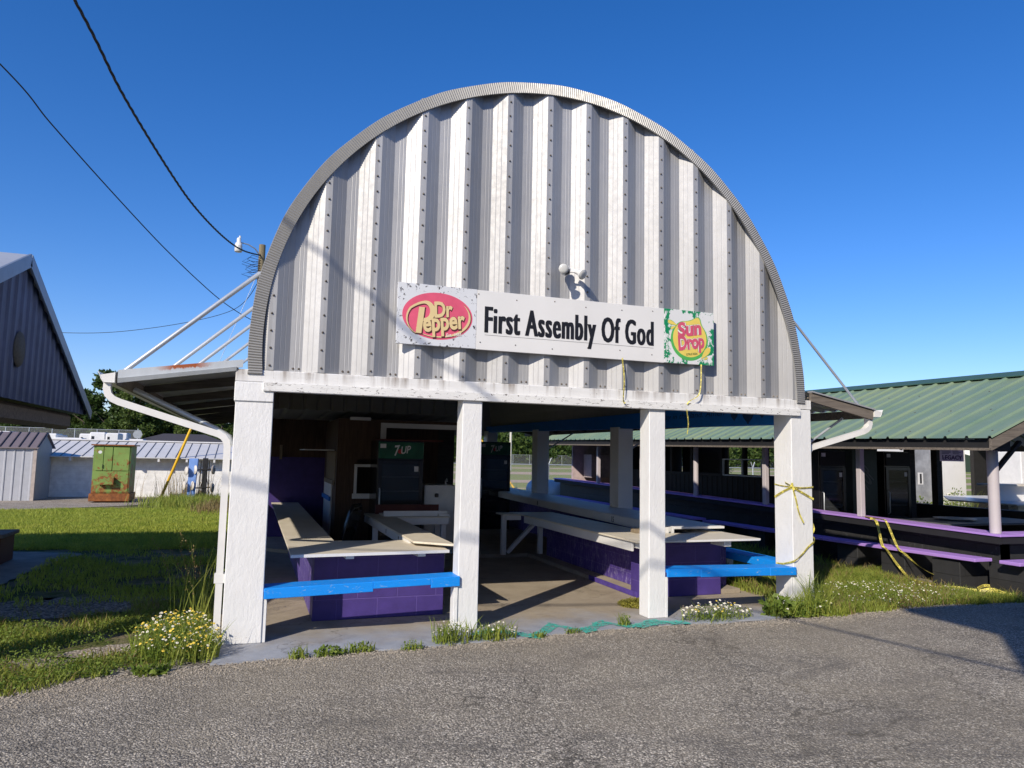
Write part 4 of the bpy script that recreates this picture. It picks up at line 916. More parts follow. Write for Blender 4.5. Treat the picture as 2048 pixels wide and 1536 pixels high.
twisted('power_cable', [(-10.5, -6, 11.5), (-6.3, 4.0, 9.3), (-4.54, 8.41, 8.51), (-4.01, 9.72, 8.07), (-3.37, 11.31, 7.58), (-2.57, 13.33, 7.02), (-2.08, 14.54, 6.72), (-1.54, 15.91, 6.44), (-1.03, 17.18, 6.22), (-0.47, 18.58, 6.09), (0.06, 19.9, 6.05)], 0.014, 'thin smooth black cable sagging below the twisted power cable', 140, 0)
twisted('power_cable', [(-30, 31, 7.6), (-14, 30.5, 6.75), (-8.1, 30, 6.63), (-4.56, 28, 6.75), (-1.0, 24.0, 7.1), (0.08, 20.1, 7.6)], 0.012, 'thin faint wire running level from the blue barn to the pole', 90, 0)
twisted('power_cable', [(-13.6, -4.0, 14.6), (-5.2, -5.2, 8.36), (-4.5, -5.35, 7.83), (-3.8, -5.5, 7.3), (1.5, -7.2, 3.9)], 0.018, 'black service cable crossing over the left of the forecourt behind the viewer', 40, 0)
twisted('power_cable', [(-14, -4.9, 8.2), (-6.5, -6.2, 7.0), (-5.1, -6.7, 6.98), (-3.3, -7.1, 7.0), (-1.15, -8.0, 7.2)], 0.02, 'black cable strung to the hall behind the viewer', 40, 0)

# ------------------------------------------------------------------ blue-grey barn on the left, its gable towards the yard
bn = thing('barn', 'open blue grey metal barn with steep gable and round vent', 'building', (-5, 2.75, 0))
YA, YB, YM, ZE, ZR = -1.05, 6.5, 2.75, 2.13, 3.69; GX = -2.34
mb = MB(); vs = []; fs = []; y = YA; prs = []
while y < YB:
    for dy_, dx_ in ((0, 0), (0.03, 0.022), (0.09, 0.022), (0.12, 0), (0.22, 0)): prs.append((y+dy_, dx_))
    y += 0.24
prs = [p for p in prs if p[0] <= YB]
for y, dx_ in prs:
    zt = ZE+(ZR-ZE)*(1-abs(y-YM)/((YB-YA)/2)); vs += [(GX-0.03+dx_, y, ZE-0.02), (GX-0.03+dx_, y, max(ZE, zt)+0.01)]
for i in range(len(prs)-1): fs.append((2*i, 2*i+2, 2*i+3, 2*i+1))
mb.add(vs, fs); mb.build('gable_wall', plain('blue_grey_sheet', (0.06, 0.09, 0.18), 0.6, 0.0, 0.2, 4, 0.05, spec=0.5), bn)
rm = plain('blue_grey_trim', (0.19, 0.24, 0.32), 0.4, 0.2, 0.1); 
for sg_ in (-1, 1):
    ye = YA if sg_ < 0 else YB
    mb = MB(); n = Vector((0, sg_*(ZR-ZE), (YB-YA)/2)).normalized()
    a = Vector((GX+0.03, YM, ZR)); b = Vector((GX+0.03, ye+sg_*0.04, ZE-0.01)); back = Vector((-12, 0, 0))
    mb.hexa([a, b, b+back, a+back, a+n*0.05, b+n*0.05, b+back+n*0.05, a+back+n*0.05]); mb.build('roof', galv('barn_roof', (0.45, 0.48, 0.52), 0.4, 0.3), bn)
    mb = MB(); mb.hexa([a-n*0.085+Vector((0.001, 0, 0)), b-n*0.085+Vector((0.001, 0, 0)), b-n*0.085+Vector((0.025, 0, 0)), a-n*0.085+Vector((0.025, 0, 0)), a+n*0.06, b+n*0.06, b+n*0.06+Vector((0.025, 0, 0)), a+n*0.06+Vector((0.025, 0, 0))]); mb.build('rake_trim', rm, bn)
MB().lathe([(0.0, 0.012), (0.19, 0.012), (0.2, 0.0)], (GX-0.004, 2.78, 2.67), (1, 0, 0), 32).build('vent', plain('vent_mesh', (0.075, 0.075, 0.065), 0.8, 0, 0.3, 30), bn)
b = MB(); b.box(GX-0.3, GX-0.12, YA+0.1, 6.05, 1.86, 2.105)
b.build('tie_beam', M['old_wood'], bn, 0.05)
for x in (-2.7, -6, -9.5, -13.5):
    for y in (YA+0.15,) if x > -3 else (YA+0.15, 6.1): MB().box(x-0.1, x+0.1, y-0.1, y+0.1, 0, 2.1).build('post', M['old_wood'], bn)
MB().box(-14.3, -2.6, YA+0.05, 6.4, 2.04, 2.09).build('ceiling', M['brown_panel'], bn)
bl = thing('bench', 'dark timber bench in the shade at the left edge', 'bench', (-3.4, 5.5, 0))
MB().box(-4.6, -2.93, 5.0, 5.75, 0.36, 0.41).build('seat', M['old_wood'], bl, 0.006); MB().box(-3.15, -2.97, 5.05, 5.68, 0, 0.359).build('leg', M['dark_red'], bl, 0.006); MB().box(-4.5, -4.3, 5.05, 5.68, 0, 0.359).build('leg', M['dark_red'], bl, 0.006)

# ------------------------------------------------------------------ long white shed row at the back
lb = thing('long_shed', 'long low white block building with grey seamed metal roof', 'building', (-6, 21, 0))
YW = 20.65
MB().box(-22, 1.4, YW, 25.6, -0.05, 1.30).build('wall', blocks('white_block', (0.8, 0.8, 0.79), (0.6, 0.6, 0.6), 0.2), lb)
mb = MB(); rf = galv('pale_seamed_roof', (0.6, 0.595, 0.585), 0.55, 0.05, 0.12)
za, zb, ya, yb = 1.31, 1.86, 20.2, 23.1
mb.hexa([(-22.2, ya, za-0.03), (1.6, ya, za-0.03), (1.6, yb, zb-0.03), (-22.2, yb, zb-0.03), (-22.2, ya, za), (1.6, ya, za), (1.6, yb, zb), (-22.2, yb, zb)])
mb.hexa([(-22.2, yb+0.005, zb-0.03), (1.6, yb+0.005, zb-0.03), (1.6, 26.1, za-0.03), (-22.2, 26.1, za-0.03), (-22.2, yb+0.005, zb), (1.6, yb+0.005, zb), (1.6, 26.1, za), (-22.2, 26.1, za)])
x = -22.1
while x < 1.5:
    mb.hexa([(x, ya, za), (x+0.018, ya, za), (x+0.018, yb-0.22, zb-0.05), (x, yb-0.22, zb-0.05), (x, ya, za+0.018), (x+0.018, ya, za+0.018), (x+0.018, yb-0.22, zb-0.024), (x, yb-0.22, zb-0.024)], 1); x += 0.305
mb.box(-22.2, 1.6, yb-0.2, yb+0.2, zb-0.01, zb+0.035)
mb.build('roof', [rf, plain('dark_seam', (0.12, 0.12, 0.12), 0.6)], lb)
x = -20
while x < 1.3: MB().box(x, x+0.06, 20.22, YW-0.002, 1.17, 1.28).build('rafter_end', M['white_plain'], lb); x += 0.86
MB().box(-22, 1.4, 20.28, YW-0.001, 1.281, 1.285).build('soffit', M['white_plain'], lb)

sh = thing('metal_shed', 'small grey ribbed metal shed with brown roof in front of the long white building', 'shed', (-7, 19.2, 0))
def ribbed(mb, a, b, z0, z1t, step, d, nrm, mi=0):
    a = Vector((*a, 0)); b = Vector((*b, 0)); L = (b-a).length; e = (b-a)/L; nrm = Vector(nrm); p = []; s = 0
    while s < L:
        for q, h in ((0, 0), (0.02, d), (0.05, d), (0.07, 0)): p.append((min(s+q, L), h))
        s += step
    p.append((L, 0)); vs = []; fs = []
    for q, h in p:
        c = a+e*q+nrm*h; vs += [(c.x, c.y, z0), (c.x, c.y, z1t(q/L))]
    for i in range(len(p)-1): fs.append((2*i, 2*i+2, 2*i+3, 2*i+1))
    mb.add(vs, fs, mi)
mb = MB(); ribbed(mb, (-9.5, 18.7), (-5.93, 18.7), -0.02, lambda t: 1.56, 0.23, 0.02, (0, -1, 0)); mb.build('front_wall', plain('pale_grey_sheet', (0.42, 0.43, 0.46), 0.4, 0.1, 0.08), sh)
mb = MB(); ribbed(mb, (-5.93, 18.7), (-5.93, 20.5), -0.02, lambda t: 1.56+0.42*(1-abs(2*t-1)), 0.12, 0.02, (1, 0, 0)); mb.build('side_wall', plain('grey_sheet', (0.3, 0.34, 0.39), 0.4, 0.1, 0.08), sh)
MB().box(-5.99, -5.90, 18.66, 18.73, -0.02, 1.555).build('corner_trim', plain('tan_trim', (0.42, 0.36, 0.32), 0.5), sh)
mb = MB(); br = plain('brown_roof_sheet', (0.2, 0.165, 0.17), 0.45, 0.1, 0.1)
for y0_, y1_ in ((18.6, 19.6), (20.6, 19.6)):
    mb.hexa([(-9.6, y0_, 1.53), (-5.85, y0_, 1.53), (-5.85, y1_, 2.0), (-9.6, y1_, 2.0), (-9.6, y0_, 1.56), (-5.85, y0_, 1.56), (-5.85, y1_, 2.03), (-9.6, y1_, 2.03)])
for i in range(16):
    x = -9.5+i*0.24; mb.hexa([(x, 18.6, 1.56), (x+0.025, 18.6, 1.56), (x+0.025, 19.58, 2.02), (x, 19.58, 2.02), (x, 18.6, 1.595), (x+0.025, 18.6, 1.595), (x+0.025, 19.58, 2.055), (x, 19.58, 2.055)], 1)
mb.build('roof', [br, plain('dark_roof_rib', (0.07, 0.06, 0.06), 0.5)], sh)

# green rusty cabinet
def rusty(name, c, amt):
    m = NT(name); n = m.noise(4.5, 10, 0.72, dist=0.6); s = m.xyz()
    lowz = m.ramp(m.math('MULTIPLY', s[2], 0.62), [(0.2, 0.12), (0.9, -0.0)])
    k = m.ramp(m.math('ADD', n, lowz), [(1-amt-0.03, 0.0), (1-amt+0.03, 1.0)])
    col = m.ramp(m.noise(2, 5, 0.6), [(0.3, mul(c, 0.8)), (0.7, mul(c, 1.1))])
    rust = m.ramp(m.noise(13, 7, 0.7), [(0.3, (0.1, 0.03, 0.01)), (0.6, (0.28, 0.1, 0.025)), (0.8, (0.4, 0.17, 0.03))])
    m.base(m.mix(k, col, rust)); m.set(0.65, 0, 0.35); m.bump(n, 0.25, 0.01); return m.m
M['green_rust'] = rusty('green_paint_rust', (0.19, 0.29, 0.07), 0.41); M['rust'] = rusty('bare_rust', (0.2, 0.055, 0.015), 0.6)
gc = thing('electrical_cabinet', 'rusty lime green steel cabinet standing on the gravel drive', 'cabinet', (-3.78, 17.6, 0))
gx0, gx1, gy, gd = -4.26, -3.24, 17.75, 1.1
MB().box(gx0+0.015, gx1-0.015, gy+0.012, gy+gd, 0.26, 1.66).build('body', M['green_rust'], gc, 0.006)
MB().box(gx0-0.03, gx1+0.03, gy-0.03, gy+gd+0.03, 0.03, 0.255).build('plinth', M['rust'], gc, 0.008); MB().box(gx0-0.05, gx1+0.07, gy-0.06, gy+gd+0.05, 1.662, 1.70).build('hood', M['rust'], gc, 0.004)
for a, b in ((gx0+0.09, gx0+0.28), (gx0+0.295, gx0+0.52), (gx0+0.54, gx1-0.05)):
    d = MB().box(a, b, gy-0.012, gy+0.010, 0.93, 1.62).build('door', M['green_rust'], gc, 0.004)
MB().tube([(gx0+0.28, gy-0.02, 1.0), (gx0+0.28, gy-0.04, 1.02), (gx0+0.28, gy-0.04, 1.09), (gx0+0.28, gy-0.02, 1.11)], 0.01, 6).build('handle', M['black_matt'], d)
dd = MB(); disc(dd, gx0+0.19, 1.47, 0.05, 0.045, gy-0.0135, 24); dd.build('white_sticker', M['white_plain'], d)
ins = MB(); ins.box(gx0+0.05, gx1-0.05, gy-0.006, gy+0.010, 0.30, 0.90); ins.build('lower_panel', M['green_rust'], gc, 0.004)
MB().box(gx0+0.2, gx0+0.62, gy-0.17, gy-0.007, 0.52, 0.735).build('vent_box', M['green_rust'], gc, 0.006)

# blue board with discs, and the black wheeled frame behind it
bb_ = thing('painted_board', 'tall blue board with pale round discs leaning by the white building', 'board', (-1.45, 17, 0))
MB().prism([(-1.60, 17.05, -0.02), (-1.42, 17.05, -0.02), (-1.37, 17.25, 1.335), (-1.615, 17.25, 1.335)], (0.02, 0.04, 0)).build('plank', plain('faded_blue', (0.16, 0.29, 0.62), 0.5, 0, 0.12), bb_)
disc_m = plain('pale_disc', (0.62, 0.58, 0.52), 0.7, 0, 0.15)
for x, z, y in ((-1.665, 0.93, 17.15), (-1.42, 0.97, 17.14), (-1.70, 0.5, 17.08), (-1.47, 0.5, 17.07), (-1.50, 0.03, 17.0)):
    MB().lathe([(0, 0.012), (0.13, 0.012), (0.135, 0.0), (0.13, -0.012), (0, -0.012)], (x, y, z+0.03), (-0.92, -0.4, 0.05), 24).build('disc', disc_m, bb_)
ct = thing('wheeled_frame', 'black upright axle frame with four small wheels beside the blue board', 'frame', (-1.2, 18.3, 0))
MB().box(-1.29, -1.14, 18.2, 18.35, -0.02, 1.34).build('spine', M['black_matt'], ct, 0.008)
b = MB(); b.beam((-1.36, 18.22, 0.1), (-1.33, 18.22, 1.25), 0.03, 0.03); b.beam((-1.08, 18.22, 0.1), (-1.1, 18.22, 1.25), 0.03, 0.03); b.beam((-1.36, 18.2, 0.15), (-1.2, 18.2, 1.0), 0.02, 0.02); b.beam((-1.22, 18.2, 1.15), (-1.05, 18.2, 0.2), 0.02, 0.02); b.build('struts', M['black_matt'], ct)
for z in (0.42, 0.98):
    MB().tube([(-1.62, 18.2, z-0.02), (-0.95, 18.2, z+0.02)], 0.022, 8).build('axle', M['black_matt'], ct)
    for x in (-1.66, -0.97):
        w_ = MB().lathe([(0.05, 0.03), (0.13, 0.028), (0.15, 0.0), (0.13, -0.028), (0.05, -0.03)], (x, 18.2, z), (1, -0.25, 0), 20).build('wheel', plain('wheel_rim', (0.3, 0.27, 0.24), 0.6), ct)
        MB().lathe([(0.0, 0.036), (0.05, 0.034), (0.05, -0.034), (0.0, -0.036)], (x, 18.2, z), (1, -0.25, 0), 14).build('hub', M['black_matt'], w_)
# ------------------------------------------------------------------ green roofed pavilion on the right
pv = thing('pavilion', 'open pavilion with green ribbed metal roof over black block walls', 'pavilion', (10, 5, 0))
def zc(y): return 0.742+0.0148*y           # counter top height along the side
green = NT('green_roof'); _c = green.ramp(green.noise(1.2, 7, 0.6, (1, 3, 1)), [(0.3, (0.145, 0.225, 0.155)), (0.7, (0.2, 0.275, 0.19))])
_f = green.ramp(green.noise(0.5, 5, 0.6, (0.6, 2.5, 1)), [(0.45, 0.0), (0.7, 1.0)]); green.base(green.mix(green.math('MULTIPLY', _f, 0.55), _c, (0.27, 0.32, 0.17))); green.set(0.42, 0, 0.4); green = green.m
XE, XR, SLP = 8.70, 11.35, 0.407
def zr(x, y): return 1.943+(x-XE)*SLP+0.0125*(y+0.14) if x <= XR else 1.943+(2*XR-XE-x)*SLP+0.0125*(y+0.14)
mb = MB(); Y0, Y1 = -0.16, 14.6
for xa, xb in ((XE, XR), (2*XR-XE, XR)):
    ys = []; y = Y0
    while y < Y1:
        for q, h in ((0, 0.0), (0.015, 0.028), (0.045, 0.028), (0.06, 0.0)): ys.append((y+q, h))
        y += 0.305
    vs = []; fs = []
    for y, h in ys: vs += [(xa, y, zr(xa, y)+h), (xb, y, zr(xb, y)+h)]
    for i in range(len(ys)-1): fs.append((2*i, 2*i+2, 2*i+3, 2*i+1))
    mb.add(vs, fs)
for xq in (8.95, 9.75, 10.55, 11.2):
    y = Y0+0.1
    while y < Y1-0.3: mb.lathe([(0.014, 0), (0.009, 0.006), (0, 0.008)], (xq, y+0.075, zr(xq, y)+0.001), (-0.38, 0, 0.92), 6, 1); y += 0.61
rf = mb.build('roof', [green, M['screw']], pv)
mb = MB(); 
for s in (-1, 1): mb.hexa([(XR, Y0, zr(XR, Y0)+0.032), (XR+s*0.24, Y0, zr(XR-0.24, Y0)+0.032), (XR+s*0.24, Y1, zr(XR-0.24, Y1)+0.032), (XR, Y1, zr(XR, Y1)+0.032), (XR, Y0, zr(XR, Y0)+0.045), (XR+s*0.24, Y0, zr(XR-0.24, Y0)+0.045), (XR+s*0.24, Y1, zr(XR-0.24, Y1)+0.045), (XR, Y1, zr(XR, Y1)+0.045)])
mb.build('ridge_cap', plain('dark_green_cap', (0.06, 0.12, 0.075), 0.4, 0.1, 0.1), rf)
for s in (0, 1):
    f = (lambda x: x) if s == 0 else (lambda x: 2*XR-x)
    p = [(f(XE+0.02), Y0+0.015, zr(XE, Y0)-0.01), (f(XR-0.002), Y0+0.015, zr(XR, Y0)-0.01), (f(XR-0.002), Y0+0.015, zr(XR, Y0)-0.17), (f(XE+0.02), Y0+0.015, zr(XE, Y0)-0.15)]
    MB().prism(p, (0, 0.04, 0)).build('rake_board', M['old_wood'], pv)
sloped(XE+0.06, XE+0.10, Y0+0.06, Y1, 1.80, 1.80+0.0125*14.7, 1.925, 1.925+0.0125*14.7).build('fascia', M['black_matt'], pv)
sloped(XE+0.03, XE+0.058, Y0+0.06, Y1, 1.79, 1.79+0.0125*14.7, 1.822, 1.822+0.0125*14.7).build('eave_strip', M['old_wood'], pv)
for i in range(13):
    y = 0.1+i*1.15
    for xa, xb in ((XE+0.1, XR-0.03), (2*XR-XE-0.1, XR+0.03)):
        MB().hexa([(xa, y, zr(xa, y)-0.15), (xb, y, zr(xb, y)-0.15), (xb, y+0.045, zr(xb, y)-0.15), (xa, y+0.045, zr(xa, y)-0.15), (xa, y, zr(xa, y)-0.012), (xb, y, zr(xb, y)-0.012), (xb, y+0.045, zr(xb, y)-0.012), (xa, y+0.045, zr(xa, y)-0.012)]).build('rafter', M['rafter'], pv)
XW = 9.22                                   # outer face of the block wall
sloped(XW, XW+0.19, 0.2, 14.3, -0.02, -0.02, zc(0.2)-0.03, zc(14.3)-0.03).build('block_wall', M['black_block'], pv)
MB().box(XW+0.02, 13.4, 0.2, 0.39, -0.02, 0.70).build('block_wall', M['black_block_x'], pv); MB().box(13.2, 13.39, 0.4, 14.3, -0.02, 0.8).build('block_wall', M['black_block'], pv)
sloped(XW+0.32, 13.19, 0.45, 14.2, 0.0, 0.0, 0.02, 0.02).build('floor', M['path'], pv)
sloped(9.0, 9.42, 0.01, 14.35, zc(0)-0.024, zc(14.35)-0.024, zc(0), zc(14.35)).build('counter_top', M['lilac'], pv, 0.004)
MB().box(9.425, 13.5, 0.01, 0.36, 0.722, 0.746).build('counter_top', M['lilac'], pv, 0.004)
sloped(9.02, 9.045, 0.03, 14.3, zc(0)-0.115, zc(14.3)-0.115, zc(0)-0.026, zc(14.3)-0.026).build('apron', M['black_matt'], pv); MB().box(9.05, 13.4, 0.03, 0.055, 0.63, 0.72).build('apron', M['black_matt'], pv)
MB().tube([(9.17, 0.2, zc(0.2)+0.001), (9.17, 0.2, 1.80)], 0.066, 22).build('post', M['post'], pv); MB().box(9.05, 9.33, 0.07, 0.33, 1.802, 1.93).build('capital', M['rafter'], pv)
for y in (2.33, 4.56, 6.80, 9.1, 11.46):
    q = MB()
    if y == 6.8: q.tube([(9.12, y, zc(y)+0.001), (9.12, y, 1.93+0.0125*y)], 0.055, 16)
    else: q.box(9.08, 9.165, y-0.045, y+0.045, zc(y)+0.001, 1.93+0.0125*y)
    q.build('post', M['post'], pv, 0.006 if y != 6.8 else 0)
for x, y in ((13.3, 0.3), (13.3, 4.5), (13.3, 9.0), (13.3, 13.5), (11.3, 5.9), (12.35, 4.3)): MB().box(x-0.07, x+0.07, y-0.07, y+0.07, 0.02, zr(min(x, XR), y)-0.16 if x < XR+0.01 else zr(x, y)-0.16).build('post', M['rafter'], pv)
MB().beam((9.3, 0.25, 1.55), (9.75, 0.25, 1.93), 0.04, 0.06, (0, 1, 0)).build('knee_brace', M['rafter'], pv)
# enclosed kitchen in the middle: siding below, open window band above
kt = MB(); ribbed(kt, (10.75, 13.2), (10.75, 5.6), 0.02, lambda t: 1.22, 0.2, -0.012, (1, 0, 0)); kt.box(10.72, 10.8, 5.6, 13.2, 1.221, 1.29)
kt.box(10.72, 10.8, 5.6, 13.2, 1.98, 2.12)
for y in (5.6, 6.5, 7.25, 8.1, 9.35, 10.3, 11.5, 13.1): kt.box(10.721, 10.799, y, y+0.1, 1.291, 1.979)
kt.box(10.82, 12.9, 13.2, 13.26, 0, 2.3); kt.box(12.85, 12.9, 5.6, 8.2, 0, 2.2); kt.box(12.85, 12.9, 8.3, 13.1, 0, 1.2); kt.box(12.85, 12.9, 10.8, 13.1, 1.2, 2.2); kt.box(10.82, 12.84, 5.6, 5.64, 0, 1.2)
kt = kt.build('kitchen_wall', M['black_siding'], pv)
w = MB(); w.box(10.66, 10.7, 6.6, 8.0, 1.25, 1.275); w.box(10.66, 10.7, 6.6, 8.0, 1.62, 1.645); w.box(10.66, 10.7, 6.6, 6.625, 1.276, 1.619); w.box(10.66, 10.7, 7.975, 8.0, 1.276, 1.619); w.box(10.66, 10.7, 7.28, 7.305, 1.276, 1.619)
w.build('sliding_window', M['pipe'], kt)
MB().box(9.45, 12.9, 13.9, 13.96, 0.02, 2.2).build('end_wall', plain('pinkish_wall', (0.5, 0.4, 0.4), 0.6), pv)
MB().box(9.8, 11.6, 13.3, 13.85, 1.0, 1.7).build('cupboard', plain('old_cupboard', (0.42, 0.36, 0.36), 0.5), pv, 0.01)
# benches along the pavilion: each a lilac plank on black block piers
def pv_bench(y0, y1, z0, z1, label, x0=8.66):
    t = thing('bench', label, 'bench', (x0+0.15, (y0+y1)/2, 0), 'lilac benches round the pavilion')
    sloped(x0, x0+0.3, y0, y1, z0-0.042, z1-0.042, z0, z1).build('seat', M['lilac'], t, 0.005)
    for y in (y0+0.25, (y0+y1)/2-0.2, y1-0.65): MB().box(x0+0.05, XW-0.003, y, y+0.4, -0.02, min(z0, z1)-0.045).build('pier', M['black_block_x'], t, 0.004)
    return t
pv_bench(0.10, 2.66, 0.452, 0.425, 'lilac plank bench on black block piers nearest the round corner post')
pv_bench(2.68, 5.9, 0.425, 0.415, 'lilac plank bench by the pavilion wall seen right of the blue benches')
pv_bench(6.2, 9.8, 0.425, 0.43, 'lilac plank bench in shade by the middle of the pavilion wall')
pv_bench(10.1, 13.6, 0.44, 0.46, 'lilac plank bench in shade at the far end of the pavilion wall')
fbn = thing('bench', 'lilac plank bench before the near end wall at the right edge', 'bench', (10, -0.35, 0), 'lilac benches round the pavilion')
MB().box(8.86, 12.8, -0.32, -0.06, 0.41, 0.452).build('seat', M['lilac'], fbn, 0.005)
for x in (9.02, 10.8, 12.3): MB().box(x, x+0.4, -0.26, 0.197, -0.02, 0.408).build('pier', M['black_block_x'], fbn, 0.004)
tape('caution_tape', 'two yellow caution tape strands hanging over the lilac counter by a post', [
    ([(9.06, 2.2, zc(2.2)+0.008), (8.99, 2.05, zc(2)+0.006), (8.975, 1.9, 0.74), (8.67, 1.52, 0.46), (8.63, 1.4, 0.40), (8.64, 1.22, 0.20), (8.66, 1.02, 0.05), (8.7, 0.7, 0.03)], (0, 1, 0.3), 0.06),
    ([(9.06, 2.2, zc(2.2)+0.01), (9.0, 1.8, zc(2)+0.006), (8.97, 1.7, 0.73), (8.66, 1.25, 0.46), (8.63, 1.1, 0.38), (8.66, 0.9, 0.24), (8.7, 0.72, 0.16)], (0, 1, 0.3), 0.05)])
tape('caution_tape', 'tangled yellow caution tape lying on the ground by the near pavilion bench', [
    ([(8.55, 0.55, 0.03), (8.65, 0.35, 0.06), (8.8, 0.2, 0.04), (8.95, 0.12, 0.07), (9.0, -0.05, 0.04), (9.2, -0.3, 0.03), (9.6, -0.4, 0.03)], (0.3, 0.3, 1), 0.06), ([(8.75, 0.15, 0.08), (8.95, 0.2, 0.1), (9.1, 0.15, 0.07), (8.95, 0.05, 0.05), (8.7, 0.3, 0.05)], (0.2, 0.4, 1), 0.06)])
MB_ = MB(); c = MB_.box(8.68, 9.0, 0.95, 1.75, -0.02, 0.03).build('concrete_footing', M['path'], None, 0.01); tag(c, 'low pale concrete footing below the taped bench', 'footing')
MB_ = MB(); c = MB_.box(8.72, 9.15, -0.02, 0.4, -0.02, 0.025).build('concrete_footing', M['path'], None, 0.01); tag(c, 'low pale concrete footing under the tangled tape', 'footing')
# things standing in the pavilion
cooler(9.86, 3.7, 0.58, 0.55, 1.80, 'glass door cooler behind the lilac counter left of the taped post', z=0.02, brand='')
dc = thing('drink_cooler', 'dark drink cooler with tilted soda logo on its plain front inside the pavilion', 'drink cooler', (11.0, 4.1, 0.02))
MB().box(10.72, 11.32, 4.1, 4.7, 0.02, 1.86).build('cabinet', plain('dark_green_front', (0.012, 0.03, 0.02), 0.35), dc, 0.006)
tx = MB(); put_text(tx, '7UP', 10.85, 11.2, 1.15, 1.55, 4.0985, 0.03, 0.3, R(55)); tx.build('soda_print', plain('dull_print', (0.12, 0.13, 0.12), 0.5, bump=0), dc)
cooler(11.75, 4.05, 0.62, 0.6, 1.82, 'glass door cooler in the pavilion right of the dark printed cooler', z=0.02, brand='')
ls = thing('menu_sign', 'pale menu sign with crossed out LEGACY lettering hanging under the pavilion roof', 'sign', (9.44, 1.0, 1.76))
MB().box(9.215, 9.66, 0.99, 1.0, 1.655, 1.872).build('panel', plain('sign_card', (0.72, 0.64, 0.66), 0.6), ls)
tx = MB(); put_text(tx, 'LEGACY', 9.25, 9.63, 1.675, 1.74, 0.9885, 0.04); tx.box(9.25, 9.63, 0.987, 0.9883, 1.702, 1.707)
for i in range(6):
    for x in (9.24, 9.45): tx.box(x, x+rnd.uniform(0.09, 0.17), 0.987, 0.989, 1.76+i*0.017, 1.766+i*0.017)
tx.build('lettering', plain('purple_ink', (0.07, 0.03, 0.08), 0.6, bump=0), ls)
hg = MB(); hg.tube([(9.25, 0.995, 1.872), (9.25, 0.995, zr(9.25, 1)-0.01)], 0.004, 5); hg.tube([(9.63, 0.995, 1.872), (9.63, 0.995, zr(9.63, 1)-0.01)], 0.004, 5); hg.build('hanger', M['cable'], ls)
it = thing('work_table', 'low dark work table inside the pavilion behind the lilac counter', 'table', (10.9, 1.9, 0.02))
MB().box(9.9, 12.3, 1.5, 2.5, 0.70, 0.73).build('table_top', plain('grey_table', (0.12, 0.12, 0.13), 0.5), it, 0.004)
for x, y in ((9.95, 1.55), (12.2, 1.55), (9.95, 2.4), (12.2, 2.4)): MB().box(x, x+0.05, y, y+0.05, 0.02, 0.699).build('leg', M['black_matt'], it)
ft = thing('food_tray', 'oval grey tray on the dark work table in the pavilion', 'tray', (10.9, 2.1, 0.73)); MB().lathe([(0, 0.004), (0.2, 0.004), (0.3, 0.03), (0.31, 0.03), (0.2, 0.0), (0, 0.0)], (10.8, 2.1, 0.731), (0, 0, 1), 24).build('tray', M['shelf'], ft)

# ------------------------------------------------------------------ seen beyond the pavilion
wb = thing('white_booth', 'white booth wall standing in sun beyond the pavilion', 'building', (17, 7, 0))
MB().box(16.42, 17.5, 7.2, 9.0, -0.02, 3.0).build('wall', M['white'], wb); 
gd = thing('grey_door_panel', 'weathered grey door panel with small slot window beyond the pavilion', 'door', (17.5, 8.3, 0))
MB().box(15.72, 16.38, 7.25, 7.31, 0.0, 2.2).build('panel', plain('grey_door', (0.3, 0.31, 0.33), 0.6, 0, 0.35, 4), gd)
b = MB(); b.box(15.92, 16.08, 7.235, 7.249, 1.1, 1.4); b.build('slot_frame', M['white_plain'], gd); MB().box(15.97, 16.03, 7.23, 7.2345, 1.13, 1.37).build('slot', M['ink'], gd)
wc = thing('white_counter', 'white boarded counter of the neighbouring stand at right behind the round post', 'counter', (15, 4.5, 0))
MB().poly([(13.9, 4.75), (13.75, 3.2), (20, 3.0), (20, 6.2), (15.5, 6.2)], 0.86, 0.89).build('counter_top', M['white_plain'], wc, 0.004); MB().box(14.6, 20, 4.2, 4.3, 0.891, 1.2).build('board_back', M['white'], wc); MB().box(14.4, 20, 4.0, 4.5, 1.201, 1.24).build('shelf', M['counter'], wc); MB().box(14.2, 19.9, 3.5, 3.7, 0, 0.859).build('board_front', M['white'], wc)
wf = thing('white_fridge', 'white refrigerator standing behind the white boarded counter', 'refrigerator', (17.3, 5.4, 0))
MB().box(17.15, 18.6, 5.5, 6.1, 0.891, 1.95).build('body', M['white_plain'], wf, 0.02); MB().box(17.25, 17.29, 5.47, 5.499, 1.3, 1.6).build('handle', M['shelf'], wf, 0.004)
db = thing('dark_booth', 'dark backed booth with roof at the right edge beyond the pavilion', 'building', (18, 6.5, 0))
MB().box(17.55, 26, 7.0, 7.1, 0, 2.4).build('wall', M['black_siding'], db); MB().box(17.2, 26, 3.0, 7.2, 2.4, 2.46).build('roof', M['galv_dark'], db)
for x in (17.4, 21.5): MB().box(x, x+0.1, 3.1, 3.2, 0, 2.4).build('post', M['rafter'], db)
tk = thing('propane_tank', 'round ended pale blue gas tank behind the stand', 'tank', (9.4, 15.5, 0))
MB().lathe([(0, -0.95), (0.16, -0.93), (0.3, -0.84), (0.36, -0.7), (0.36, 0.7), (0.3, 0.84), (0.16, 0.93), (0, 0.95)], (9.35, 15.6, 0.5), (0.25, -1, 0), 24).build('vessel', plain('pale_blue_tank', (0.33, 0.4, 0.46), 0.4, 0, 0.12), tk)
for y in (15.1, 16.1): MB().box(9.1, 9.6, y, y+0.12, -0.02, 0.22).build('saddle', M['path'], tk)
